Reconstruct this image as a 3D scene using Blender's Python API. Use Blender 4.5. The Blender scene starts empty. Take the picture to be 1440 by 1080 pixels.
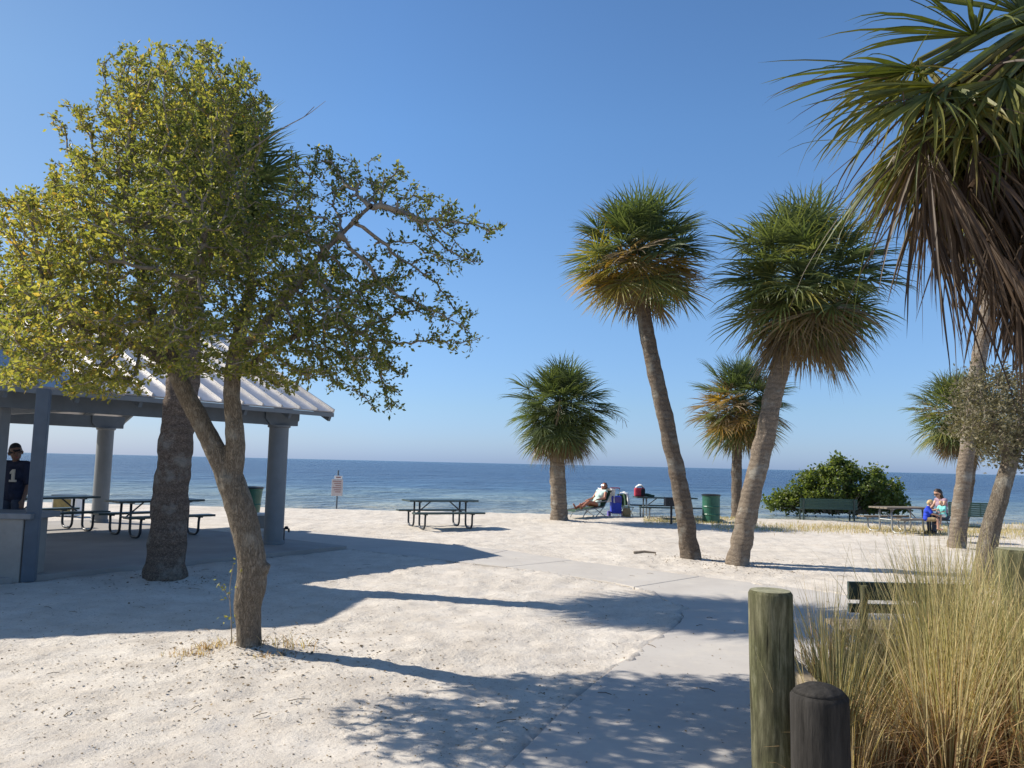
import bpy, bmesh, math, random
import numpy as np
from mathutils import Vector, Matrix, noise
R = math.radians
random.seed(7); np.random.seed(7)
S = bpy.context.scene
COL = S.collection

# ------------------------------------------------------------------ camera
EYE = Vector((0, 0, 1.8)); F = 1100.0; CX, CY = 720.0, 540.0
PITCH = math.atan(112/1100); ROLL = R(1.3)
fwd = Vector((0, math.cos(PITCH), math.sin(PITCH)))
r0 = Vector((1, 0, 0)); u0 = Vector((0, -math.sin(PITCH), math.cos(PITCH)))
RIGHT = r0*math.cos(ROLL) + u0*math.sin(ROLL)
UP = -r0*math.sin(ROLL) + u0*math.cos(ROLL)
def ray(px, py):
    return fwd + RIGHT*((px-CX)/F) - UP*((py-CY)/F)
def G(px, py, z=0.0):
    d = ray(px, py); return EYE + d*((z-EYE.z)/d.z)
def D(px, py, y):
    d = ray(px, py); return EYE + d*(y/d.y)
cam = bpy.data.cameras.new('camera'); co = bpy.data.objects.new('camera', cam); COL.objects.link(co)
cam.sensor_width = 36; cam.lens = 36*F/1440; cam.clip_start = .05; cam.clip_end = 60000
m = Matrix((RIGHT, UP, -fwd)).transposed().to_4x4(); m.translation = EYE
co.matrix_world = m; S.camera = co

# ------------------------------------------------------------------ light
SUN_EL, SUN_AZ = R(37.5), R(76)        # azimuth measured from +Y towards -X
sdir = Vector((-math.sin(SUN_AZ)*math.cos(SUN_EL), math.cos(SUN_AZ)*math.cos(SUN_EL), math.sin(SUN_EL)))
sl = bpy.data.lights.new('sun', 'SUN'); sl.energy = 5.0; sl.angle = R(.5); sl.color = (1, .93, .82)
so = bpy.data.objects.new('sun', sl); COL.objects.link(so)
so.rotation_euler = (-sdir).to_track_quat('-Z', 'Y').to_euler(); so.location = (-20, 5, 20)
W = bpy.data.worlds.new('World'); S.world = W; W.use_nodes = True
nt = W.node_tree; nt.nodes.clear()
sky = nt.nodes.new('ShaderNodeTexSky'); sky.sky_type = 'NISHITA'; sky.sun_disc = False
sky.sun_elevation = SUN_EL; sky.sun_rotation = -SUN_AZ
sky.air_density = 1.0; sky.dust_density = .35; sky.ozone_density = 2.2; sky.altitude = 0
bgn = nt.nodes.new('ShaderNodeBackground'); bgn.inputs[1].default_value = .125
out = nt.nodes.new('ShaderNodeOutputWorld')
tcs = nt.nodes.new('ShaderNodeTexCoord'); sxs = nt.nodes.new('ShaderNodeSeparateXYZ'); nt.links.new(tcs.outputs['Generated'], sxs.inputs[0])
rps = nt.nodes.new('ShaderNodeValToRGB'); e = rps.color_ramp.elements          # white balance of the sky by elevation
SKYR = [(0.0, (.37, .54, 1.10)), (.025, (.44, .585, .99)), (.07, (.50, .635, .90)), (.2, (.61, .77, .95)), (.40, (.63, .85, 1.03)), (1.0, (.45, .63, .82))]
while len(e) > 1: e.remove(e[-1])
e[0].position, e[0].color = SKYR[0][0], SKYR[0][1]+(1,)
for p_, c_ in SKYR[1:]: q_ = e.new(p_); q_.color = c_+(1,)
mxs = nt.nodes.new('ShaderNodeMix'); mxs.data_type = 'RGBA'; mxs.blend_type = 'MULTIPLY'; mxs.inputs[0].default_value = 1
nt.links.new(sxs.outputs[2], rps.inputs[0]); nt.links.new(sky.outputs[0], mxs.inputs[6]); nt.links.new(rps.outputs[0], mxs.inputs[7])
az_ = nt.nodes.new('ShaderNodeMapRange'); az_.inputs[1].default_value = -.15; az_.inputs[2].default_value = -.75; nt.links.new(sxs.outputs[0], az_.inputs[0])
mx2 = nt.nodes.new('ShaderNodeMix'); mx2.data_type = 'RGBA'; mx2.blend_type = 'MULTIPLY'; mx2.inputs[7].default_value = (1.02, .82, .66, 1)   # whiter towards the sun
nt.links.new(az_.outputs[0], mx2.inputs[0]); nt.links.new(mxs.outputs[2], mx2.inputs[6])
nt.links.new(mx2.outputs[2], bgn.inputs[0]); nt.links.new(bgn.outputs[0], out.inputs[0])
S.view_settings.view_transform = 'Standard'; S.view_settings.look = 'None'
S.view_settings.exposure = .4; S.view_settings.gamma = 1

# ------------------------------------------------------------------ mesh builder
class MB:
    def __init__(s): s.v = []; s.f = []; s.t = []
    def face(s, idx, t=0.0): s.f.append(tuple(idx)); s.t.append(t)
    def add(s, pts): n = len(s.v); s.v.extend([tuple(p) for p in pts]); return n
    def poly(s, pts, t=0.0): n = s.add(pts); s.face(range(n, n+len(pts)), t)
    def box(s, c, size, M=None, t=0.0):
        hx, hy, hz = size[0]/2, size[1]/2, size[2]/2
        ps = [Vector((sx*hx, sy*hy, sz*hz)) for sz in (-1, 1) for sx, sy in ((-1, -1), (1, -1), (1, 1), (-1, 1))]
        if M is not None: ps = [M @ p for p in ps]
        c = Vector(c); n = s.add([p+c for p in ps])
        for q in ((3, 2, 1, 0), (4, 5, 6, 7), (0, 1, 5, 4), (1, 2, 6, 5), (2, 3, 7, 6), (3, 0, 4, 7)):
            s.face([n+i for i in q], t)
    def beam(s, a, b, w, h, up=(0, 0, 1), t=0.0):
        a = Vector(a); b = Vector(b); x = (b-a); L = x.length; x.normalize()
        y = Vector(up).cross(x)
        if y.length < 1e-4: y = Vector((0, 1, 0)).cross(x)
        y.normalize(); z = x.cross(y)
        s.box((a+b)/2, (L, w, h), Matrix((x, y, z)).transposed(), t)
    def tube(s, pts, rad, n=8, cap=True, t=0.0, jit=0.0):
        pts = [Vector(p) for p in pts]; k = len(pts)
        if not hasattr(rad, '__len__'): rad = [rad]*k
        ref = None; rings = []
        for i in range(k):
            tg = (pts[min(i+1, k-1)]-pts[max(i-1, 0)])
            if tg.length < 1e-9: tg = Vector((0, 0, 1))
            tg.normalize()
            if ref is None:
                ref = tg.orthogonal().normalized()
            ref = (ref - tg*ref.dot(tg))
            if ref.length < 1e-6: ref = tg.orthogonal()
            ref.normalize(); b = tg.cross(ref)
            rr = rad[i]
            ring = []
            for j in range(n):
                a = 2*math.pi*j/n; r = rr
                if jit:
                    q = pts[i]*1.0; r *= 1+jit*noise.noise(Vector((q.x*3+math.cos(a)*1.5, q.y*3+math.sin(a)*1.5, q.z*4)))
                ring.append(pts[i]+ref*(r*math.cos(a))+b*(r*math.sin(a)))
            rings.append(s.add(ring))
        for i in range(k-1):
            for j in range(n):
                j2 = (j+1) % n
                s.face((rings[i]+j, rings[i]+j2, rings[i+1]+j2, rings[i+1]+j), t)
        if cap:
            s.face([rings[0]+j for j in reversed(range(n))], t); s.face([rings[-1]+j for j in range(n)], t)
    def lathe(s, c, prof, n=24, t=0.0):
        c = Vector(c); rings = []
        for r, z in prof:
            rings.append(s.add([c+Vector((r*math.cos(2*math.pi*j/n), r*math.sin(2*math.pi*j/n), z)) for j in range(n)]))
        for i in range(len(prof)-1):
            for j in range(n):
                j2 = (j+1) % n; s.face((rings[i]+j, rings[i]+j2, rings[i+1]+j2, rings[i+1]+j), t)
        s.face([rings[0]+j for j in reversed(range(n))], t); s.face([rings[-1]+j for j in range(n)], t)
    def prism(s, poly, z0, z1, t=0.0):
        n = len(poly)
        a = s.add([(p[0], p[1], z0) for p in poly]); b = s.add([(p[0], p[1], z1) for p in poly])
        s.face([a+i for i in reversed(range(n))], t); s.face([b+i for i in range(n)], t)
        for i in range(n):
            j = (i+1) % n; s.face((a+i, a+j, b+j, b+i), t)
    def build(s, name, mat, parent=None, smooth=False, bevel=0.0, local=False):
        me = bpy.data.meshes.new(name)
        off = Vector((0, 0, 0))
        if parent is not None and not local: off = parent_origin(parent)
        vs = s.v if off.length == 0 else [(x-off.x, y-off.y, z-off.z) for x, y, z in s.v]
        me.from_pydata(vs, [], s.f)
        if any(s.t):
            at = me.attributes.new('tint', 'FLOAT', 'FACE'); at.data.foreach_set('value', np.array(s.t, dtype=np.float32))
        if smooth: me.polygons.foreach_set('use_smooth', np.ones(len(s.f), dtype=bool))
        me.materials.append(mat); me.update()
        o = bpy.data.objects.new(name, me); COL.objects.link(o)
        if parent is not None: o.parent = parent
        if bevel:
            b = o.modifiers.new('bevel', 'BEVEL'); b.width = bevel; b.segments = 2; b.limit_method = 'ANGLE'
        return o
def parent_origin(p):
    v = Vector((0, 0, 0))
    while p is not None: v += p.location; p = p.parent
    return v
def thing(name, label, cat, loc=(0, 0, 0), rz=0.0, group=None):
    o = bpy.data.objects.new(name, None); COL.objects.link(o); o.empty_display_size = .2
    o.location = loc; o.rotation_euler = (0, 0, rz); o['label'] = label; o['category'] = cat
    if group: o['group'] = group
    return o
def tag(o, label, cat, group=None):
    o['label'] = label; o['category'] = cat
    if group: o['group'] = group
    return o
def kind(o, k, label=None):
    o['kind'] = k
    if label: o['label'] = label
    return o

# ------------------------------------------------------------------ materials
class NT:
    def __init__(s, name):
        s.m = bpy.data.materials.new(name); s.m.use_nodes = True; s.t = s.m.node_tree
        s.b = s.t.nodes['Principled BSDF']; s.o = s.t.nodes['Material Output']
    def n(s, ty, **k):
        x = s.t.nodes.new(ty)
        for a, v in k.items():
            if a.startswith('i_'): x.inputs[a[2:].replace('_', ' ')].default_value = v
            else: setattr(x, a, v)
        return x
    def l(s, a, b): s.t.links.new(a, b)
    def coord(s, scale=(1, 1, 1), space='Object'):
        tc = s.n('ShaderNodeTexCoord'); mp = s.n('ShaderNodeMapping'); mp.inputs['Scale'].default_value = scale
        s.l(tc.outputs[space], mp.inputs[0]); return mp.outputs[0]
    def noise(s, vec, scale, detail=4, rough=.6):
        x = s.n('ShaderNodeTexNoise'); x.inputs['Scale'].default_value = scale
        x.inputs['Detail'].default_value = detail; x.inputs['Roughness'].default_value = rough
        if vec is not None: s.l(vec, x.inputs['Vector'])
        return x.outputs['Fac']
    def ramp(s, fac, stops):
        x = s.n('ShaderNodeValToRGB'); e = x.color_ramp.elements
        while len(e) > 1: e.remove(e[-1])
        e[0].position = stops[0][0]; e[0].color = tuple(stops[0][1])+(1,)
        for p, c in stops[1:]:
            q = e.new(p); q.color = tuple(c)+(1,)
        s.l(fac, x.inputs[0]); return x.outputs[0]
    def mix(s, fac, a, b, mode='MIX'):
        x = s.n('ShaderNodeMix', data_type='RGBA', blend_type=mode)
        for sock, v in ((x.inputs[0], fac), (x.inputs[6], a), (x.inputs[7], b)):
            if isinstance(v, (int, float)): sock.default_value = v
            elif isinstance(v, tuple): sock.default_value = v+(1,)
            else: s.l(v, sock)
        return x.outputs[2]
    def math(s, op, a, b=0.0, c=None):
        x = s.n('ShaderNodeMath', operation=op)
        for i, v in enumerate((a, b) if c is None else (a, b, c)):
            if isinstance(v, (int, float)): x.inputs[i].default_value = v
            else: s.l(v, x.inputs[i])
        return x.outputs[0]
    def bump(s, h, strength=.5, dist=.02, normal=None):
        x = s.n('ShaderNodeBump'); x.inputs['Strength'].default_value = strength; x.inputs['Distance'].default_value = dist
        s.l(h, x.inputs['Height'])
        if normal is not None: s.l(normal, x.inputs['Normal'])
        return x.outputs[0]
    def set(s, color=None, rough=None, normal=None, metal=None, spec=None):
        b = s.b
        for nm, v in (('Base Color', color), ('Roughness', rough), ('Metallic', metal), ('Specular IOR Level', spec)):
            if v is None: continue
            if isinstance(v, (int, float)): b.inputs[nm].default_value = v
            elif isinstance(v, tuple): b.inputs[nm].default_value = v+(1,)
            else: s.l(v, b.inputs[nm])
        if normal is not None: s.l(normal, b.inputs['Normal'])
        return s.m
def simple(name, col, rough=.6, var=.25, scale=12, bump=.15, metal=0.0, spec=.5, stretch=(1, 1, 1), dist=.01):
    a = NT(name); v = a.coord(stretch); f = a.noise(v, scale)
    lo = tuple(c*(1-var) for c in col); hi = tuple(min(1, c*(1+var)) for c in col)
    c = a.ramp(f, [(.3, lo), (.7, hi)])
    return a.set(c, rough, a.bump(a.noise(v, scale*3), bump, dist), metal, spec)
def wood(name, dark, light, scale=6, stretch=(1, 1, .12), bump=.5, rough=.85):
    a = NT(name); v = a.coord(stretch); f = a.noise(v, scale*4, 6, .7); g = a.noise(a.coord(), scale*.5, 3)
    c = a.mix(a.math('MULTIPLY', g, .5), a.ramp(f, [(.32, dark), (.68, light)]), tuple(.6*(x+y)/2 for x, y in zip(dark, light)))
    return a.set(c, rough, a.bump(f, bump, .012), None, .25)
def foliage(name, stops, rough=.5, trans=.35, spec=.5):
    a = NT(name); at = a.n('ShaderNodeAttribute', attribute_name='tint')
    c = a.ramp(at.outputs['Fac'], stops)
    f = a.noise(a.coord(), 9.0, 2)
    c = a.mix(.55, c, a.mix(1.0, c, a.ramp(f, [(.3, (.55, .55, .55)), (.7, (1.35, 1.35, 1.3))]), 'MULTIPLY'))
    a.set(c, rough, None, None, spec)
    tr = a.n('ShaderNodeBsdfTranslucent'); a.l(a.mix(1.0, c, (1.6, 1.55, .7), 'MULTIPLY'), tr.inputs[0])
    mx = a.n('ShaderNodeMixShader'); mx.inputs[0].default_value = trans
    a.l(a.b.outputs[0], mx.inputs[1]); a.l(tr.outputs[0], mx.inputs[2]); a.l(mx.outputs[0], a.o.inputs[0])
    return a.m

M = {}
# sand
a = NT('white_sand'); v = a.coord()
big = a.noise(v, .35, 5); mid = a.noise(v, 2.2, 6, .65); fine = a.noise(v, 22, 6, .75); sp = a.noise(v, 60, 2, .5)
c = a.ramp(big, [(.3, (.60, .545, .475)), (.7, (.69, .635, .56))])
c = a.mix(.55, c, a.mix(1.0, c, a.ramp(mid, [(.3, (.72, .68, .64)), (.62, (1.08, 1.08, 1.08))]), 'MULTIPLY'))
c = a.mix(a.ramp(fine, [(.56, (0, 0, 0)), (.70, (.7, .7, .7))]), c, (.27, .22, .17))
c = a.mix(a.ramp(sp, [(.66, (0, 0, 0)), (.74, (.8, .8, .8))]), c, (.14, .11, .08))
h = a.math('ADD', a.math('MULTIPLY', a.noise(v, 6, 8, .7), .7), a.math('MULTIPLY', fine, .35))
h = a.math('MULTIPLY', h, a.ramp(a.noise(v, .9, 3), [(.35, (.35, .35, .35)), (.65, (1, 1, 1))]))
M['sand'] = a.set(c, .95, a.bump(h, .85, .06), None, .1)
# concrete
a = NT('broom_concrete'); v = a.coord()
c = a.ramp(a.noise(v, 1.1, 6, .65), [(.3, (.47, .435, .395)), (.7, (.54, .505, .46))])
c = a.mix(a.ramp(a.noise(v, 14, 6, .7), [(.58, (0, 0, 0)), (.75, (.4, .4, .4))]), c, (.30, .27, .235))
c = a.mix(a.ramp(a.noise(v, 1.6, 7, .7), [(.52, (0, 0, 0)), (.66, (.5, .5, .5))]), c, (.60, .55, .475))
M['concrete'] = a.set(c, .9, a.bump(a.noise(v, 90, 3), .25, .004), None, .15)
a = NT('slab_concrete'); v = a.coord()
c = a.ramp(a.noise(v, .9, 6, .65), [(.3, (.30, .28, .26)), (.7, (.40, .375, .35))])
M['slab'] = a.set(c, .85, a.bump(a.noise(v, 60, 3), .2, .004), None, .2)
# water
a = NT('sea_water')
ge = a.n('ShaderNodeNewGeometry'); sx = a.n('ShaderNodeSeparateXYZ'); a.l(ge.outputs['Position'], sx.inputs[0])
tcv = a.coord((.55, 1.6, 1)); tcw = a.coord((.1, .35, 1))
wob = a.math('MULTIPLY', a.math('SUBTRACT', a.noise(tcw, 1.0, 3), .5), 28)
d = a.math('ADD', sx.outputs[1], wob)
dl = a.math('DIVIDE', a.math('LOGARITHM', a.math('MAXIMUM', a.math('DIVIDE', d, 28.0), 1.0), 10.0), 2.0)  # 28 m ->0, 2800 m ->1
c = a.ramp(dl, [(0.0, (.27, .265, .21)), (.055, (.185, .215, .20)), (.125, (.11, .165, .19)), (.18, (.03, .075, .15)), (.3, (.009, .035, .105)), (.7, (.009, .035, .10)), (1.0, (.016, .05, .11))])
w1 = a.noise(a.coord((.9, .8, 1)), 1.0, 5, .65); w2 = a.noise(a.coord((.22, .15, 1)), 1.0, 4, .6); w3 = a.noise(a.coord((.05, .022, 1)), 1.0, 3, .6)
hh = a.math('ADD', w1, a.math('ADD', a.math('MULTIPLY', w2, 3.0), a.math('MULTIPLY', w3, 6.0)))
c = a.mix(1.0, c, a.ramp(a.math('ADD', a.math('MULTIPLY', w2, .6), a.math('MULTIPLY', w1, .4)), [(.40, (.55, .62, .74)), (.60, (1.45, 1.36, 1.22))]), 'MULTIPLY')  # light and dark wave faces painted into the water colour
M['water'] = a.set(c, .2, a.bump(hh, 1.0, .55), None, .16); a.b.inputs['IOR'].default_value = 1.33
# bark
def bark(name, dark, light, scale=7, stretch=(1, 1, .35), bump=.9, ring=0):
    a = NT(name); v = a.coord(stretch); f = a.noise(v, scale*3, 7, .7); g = a.noise(a.coord(), 1.7, 4)
    vo = a.n('ShaderNodeTexVoronoi', feature='DISTANCE_TO_EDGE'); vo.inputs['Scale'].default_value = scale*2.2; a.l(v, vo.inputs[0])
    vo.inputs['Randomness'].default_value = 1.0
    wv = a.n('ShaderNodeVectorMath', operation='ADD'); nz = a.n('ShaderNodeTexNoise'); nz.inputs['Scale'].default_value = scale*1.5; a.l(v, nz.inputs['Vector'])
    sc_ = a.n('ShaderNodeVectorMath', operation='SCALE'); sc_.inputs['Scale'].default_value = .16; a.l(nz.outputs['Color'], sc_.inputs[0])
    a.l(v, wv.inputs[0]); a.l(sc_.outputs[0], wv.inputs[1]); a.l(wv.outputs[0], vo.inputs[0])
    crack = a.math('MAXIMUM', a.math('MINIMUM', a.math('MULTIPLY', vo.outputs[0], 7), 1.0), .45)
    hgt = a.math('ADD', a.math('MULTIPLY', crack, .6), f)
    if ring:
        wvt = a.n('ShaderNodeTexWave', wave_type='BANDS', bands_direction='Z'); wvt.inputs['Scale'].default_value = ring; wvt.inputs['Distortion'].default_value = 5; wvt.inputs['Detail'].default_value = 4; wvt.inputs['Detail Scale'].default_value = 2.5
        a.l(a.coord(), wvt.inputs[0]); hgt = a.math('ADD', hgt, a.math('MULTIPLY', wvt.outputs['Fac'], .3)); ringc = a.ramp(wvt.outputs['Fac'], [(.05, (.62, .60, .58)), (.35, (1, 1, 1)), (.9, (1.12, 1.1, 1.06))])
    c = a.ramp(f, [(.28, dark), (.72, light)])
    c = a.mix(a.math('MULTIPLY', g, .75), c, tuple(x*.62 for x in light))
    c = a.mix(a.math('SUBTRACT', 1.0, crack), c, tuple(x*.7 for x in dark))
    if ring: c = a.mix(.38, c, a.mix(1.0, c, ringc, 'MULTIPLY'))
    lich = a.ramp(a.noise(a.coord(), 3.3, 5, .6), [(.52, (0, 0, 0)), (.66, (.5, .5, .5))])
    c = a.mix(lich, c, tuple(x*1.15 for x in (light[0]*.9, light[0]*.88, light[0]*.78)))
    return a.set(c, .95, a.bump(hgt, bump, .045), None, .12)
M['oak_bark'] = bark('oak_bark', (.13, .105, .08), (.44, .37, .285), 17, (1, 1, .25))
M['palm_bark'] = bark('palm_bark', (.24, .19, .145), (.56, .46, .36), 15, (1, 1, .8), .9, 3.2)
M['palm_bark_dark'] = bark('palm_bark_dark', (.15, .12, .092), (.42, .34, .27), 14, (1, 1, 1.0), 1.0, 3.0)
M['palm_bark_rough'] = bark('palm_bark_rough', (.10, .08, .066), (.46, .36, .29), 11, (1, 1, 1.2), 1.0, 2.5)
M['twig'] = simple('twig_bark', (.24, .20, .155), .9, .3, 20)
M['oak_leaf'] = foliage('oak_leaves', [(0, (.065, .088, .030)), (.3, (.145, .17, .052)), (.62, (.255, .255, .078)), (.86, (.36, .31, .09)), (1, (.42, .27, .085))], .48, .56, .4)
M['oak_leaf_grey'] = foliage('grey_oak_leaves', [(0, (.085, .085, .05)), (.5, (.18, .165, .105)), (1, (.28, .24, .165))], .6, .3)
M['palm_leaf'] = foliage('palm_leaves', [(0, (.034, .058, .024)), (.22, (.085, .120, .050)), (.42, (.155, .185, .07)), (.56, (.26, .22, .05)), (.70, (.38, .22, .05)), (.82, (.25, .185, .11)), (1, (.16, .115, .078))], .45, .34, .55)
M['near_palm'] = foliage('near_palm_leaves', [(0, (.03, .055, .014)), (.3, (.085, .105, .02)), (.5, (.16, .145, .03)), (.7, (.105, .068, .040)), (1, (.05, .031, .02))], .5, .22, .4)
M['bush'] = foliage('bush_leaves', [(0, (.07, .105, .034)), (.5, (.14, .185, .05)), (.85, (.21, .24, .065)), (1, (.25, .21, .07))], .4, .5, .5)
M['grass'] = foliage('dry_grass', [(0, (.25, .26, .115)), (.3, (.44, .39, .20)), (.6, (.58, .45, .27)), (.85, (.44, .265, .14)), (1, (.24, .135, .075))], .7, .3, .2)
M['litter'] = foliage('leaf_litter', [(0, (.10, .075, .05)), (1, (.34, .26, .17))], .9, .1, .1)
M['roof'] = simple('weathered_metal_roof', (.50, .49, .49), .42, .14, 3, .05, .55, .5)
M['blue'] = simple('blue_grey_paint', (.125, .15, .175), .6, .10, 5, .08)
M['column'] = simple('grey_column_paint', (.20, .215, .225), .65, .08, 4, .08)
M['postpaint'] = simple('slate_post_paint', (.085, .11, .14), .6, .10, 5, .08)
M['wallpaint'] = simple('counter_wall', (.30, .285, .26), .8, .12, 4, .2)
M['countertop'] = simple('counter_top', (.20, .21, .22), .5, .12, 6, .05)
M['darkgreen'] = simple('dark_green_coating', (.035, .06, .055), .4, .2, 20, .1)
M['black'] = simple('black_metal', (.018, .02, .024), .45, .2, 20, .1)
M['pipe'] = simple('dark_pipe', (.03, .036, .045), .35, .15, 20, .05)
M['galv'] = simple('galvanised_pipe', (.34, .35, .34), .4, .15, 15, .05, .6)
M['greenmesh'] = simple('green_bench_coating', (.045, .10, .075), .5, .2, 30, .15)
M['barrel'] = simple('green_barrel_paint', (.028, .12, .075), .4, .2, 6, .1)
M['woodgrey'] = wood('weathered_plank', (.13, .105, .08), (.33, .285, .225), 5, (.1, 1, 1))
a = NT('green_treated_wood'); v = a.coord((1, 1, .13)); f = a.noise(v, 26, 9, .72); g = a.noise(a.coord((1, 1, .5)), 5.5, 5, .65); k_ = a.noise(a.coord((1, 1, .05)), 34, 3, .5)
c = a.ramp(f, [(.34, (.05, .048, .03)), (.5, (.115, .11, .066)), (.68, (.25, .235, .155))])
c = a.mix(a.ramp(g, [(.42, (0, 0, 0)), (.62, (.75, .75, .75))]), c, a.mix(1.0, c, (.66, .72, .55), 'MULTIPLY'))
c = a.mix(a.ramp(g, [(.60, (0, 0, 0)), (.72, (.55, .55, .55))]), c, (.27, .26, .19))
crk = a.ramp(k_, [(.30, (0, 0, 0)), (.36, (1, 1, 1))])
c = a.mix(crk, (.03, .028, .02), c)
M['bollard'] = a.set(c, .95, a.bump(a.math('ADD', a.math('MULTIPLY', f, .6), crk), 1.0, .012), None, .15)
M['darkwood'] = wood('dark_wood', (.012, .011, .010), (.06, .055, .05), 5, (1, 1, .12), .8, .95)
M['endgrain'] = simple('end_grain_wood', (.25, .24, .15), .9, .35, 14, .6)
M['timber'] = wood('pale_timber', (.20, .155, .10), (.42, .35, .25), 5, (1, .1, 1))
M['white'] = simple('white_plastic', (.75, .75, .74), .5, .06, 8, .05)
M['cloth_white'] = simple('white_cloth', (.82, .82, .82), .9, .06, 14, .5, dist=.03)
M['signface'] = simple('faded_sign_face', (.52, .47, .46), .6, .12, 10, .05)
M['signmark'] = simple('sign_ink', (.30, .16, .16), .7, .2, 40, .05)
M['bluecloth'] = simple('blue_cart_fabric', (.035, .07, .55), .7, .25, 14, .4)
M['purple'] = simple('purple_plastic', (.10, .075, .32), .5, .2, 12, .1)
M['red'] = simple('red_fabric', (.42, .03, .06), .7, .25, 14, .3)
M['redmetal'] = simple('red_handle', (.35, .06, .08), .5, .2, 14, .1)
M['tan'] = simple('tan_canvas', (.34, .26, .14), .85, .25, 12, .4)
M['gold'] = simple('tan_panel', (.24, .19, .07), .7, .25, 8, .2)
M['skin'] = simple('skin', (.56, .32, .22), .5, .08, 8, .05)
M['skin_tan'] = simple('tanned_skin', (.42, .17, .10), .45, .1, 8, .05)
M['skin_dark'] = simple('shaded_skin', (.18, .10, .07), .5, .08, 8, .05)
M['navy'] = simple('navy_jersey', (.014, .02, .05), .85, .25, 20, .3)
M['capblack'] = simple('black_cap', (.012, .014, .02), .8, .25, 20, .3)
M['jeans'] = simple('dark_denim', (.05, .065, .10), .9, .25, 18, .4)
M['mauve'] = simple('mauve_shirt', (.32, .22, .28), .9, .2, 18, .4)
M['teal'] = simple('turquoise_shirt', (.20, .62, .58), .9, .12, 18, .4)
M['royal'] = simple('royal_blue_shirt', (.02, .06, .55), .9, .2, 18, .4)
M['mint'] = simple('pale_mint_swimsuit', (.55, .72, .66), .8, .12, 18, .3)
M['hair_brown'] = simple('dark_brown_hair', (.03, .018, .012), .5, .3, 30, .6, stretch=(1, 1, .2))
M['hair_blond'] = simple('blond_hair', (.55, .38, .18), .5, .2, 30, .6, stretch=(1, 1, .2))
M['glass'] = simple('dark_lens', (.006, .006, .008), .1, .1, 5, 0)
M['number'] = simple('jersey_number', (.62, .58, .50), .8, .1, 20, .1)
M['olivecloth'] = simple('dark_green_cloth', (.04, .085, .05), .9, .25, 14, .5)

# ------------------------------------------------------------------ layout of the pavilion in the world
U = Vector((.588, .809, 0)); V = Vector((-.809, .588, 0)); PB = Vector((-4.78, 16.15, 0))
def pv(u, v, z=0.0): return PB + U*u + V*v + Vector((0, 0, z))
def inpoly(x, y, P):
    r = False; n = len(P)
    for i in range(n):
        x1, y1 = P[i][0], P[i][1]; x2, y2 = P[(i+1) % n][0], P[(i+1) % n][1]
        if (y1 > y) != (y2 > y) and x < (x2-x1)*(y-y1)/(y2-y1)+x1: r = not r
    return r
slab_poly = [pv(-9, -1.25), pv(.85, -1.25), pv(.85, 8.1), pv(-9, 8.1)]
near_edge = [G(*p) for p in ((640, 790), (712, 797.5), (800, 810), (865, 820), (892, 826), (920, 836), (943, 847), (956, 857), (960, 867), (955, 876), (943, 885), (915, 903), (872, 932), (800, 990), (690, 1100))]
far_edge = [G(*p) for p in ((715, 774), (805, 788), (895, 799.5), (985, 811), (1060, 820), (1150, 831), (1440, 868), (1700, 900))]
path_a = [pv(.87, 2.4), near_edge[0], far_edge[0], pv(2.9, 2.4)]
path_b = [near_edge[0], near_edge[1], far_edge[1], far_edge[0]]
path_c = [near_edge[1]]+near_edge[2:5]+[far_edge[3], far_edge[2], far_edge[1]]
path_d = near_edge[4:]+[Vector((3.0, 3.6, 0)), Vector((6.5, 3.6, 0))]+list(reversed(far_edge[3:]))
paths = [path_a, path_b, path_c, path_d]

# ------------------------------------------------------------------ ground sheet
def lines(segs):
    r = []
    for a, b, st in segs:
        k = max(1, int(round((b-a)/st))); r += [a+(b-a)*i/k for i in range(k)]
    return r+[segs[-1][1]]
xs = lines([(-600, -60, 60), (-60, -14, 2), (-14, -7, .16), (-7, 7, .065), (7, 16, .16), (16, 60, 2), (60, 600, 60)])
ys = lines([(-60, 0, 6), (0, 3, .5), (3, 11, .055), (11, 20, .11), (20, 34, .22), (34, 60, 2)])
nx, ny = len(xs), len(ys)
verts = np.zeros((ny, nx, 3)); bbs = []
for P in paths+[slab_poly]:
    bbs.append((min(p[0] for p in P), max(p[0] for p in P), min(p[1] for p in P), max(p[1] for p in P), P))
TRUNKS = [(G(px, py), w_) for px, py, w_ in ((350, 913, .28), (231, 815, .45), (972, 787, .35), (1036, 795, .35), (787, 733, .45), (1037, 727, .4), (1345, 772, .35), (1382, 829, .35))]
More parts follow.
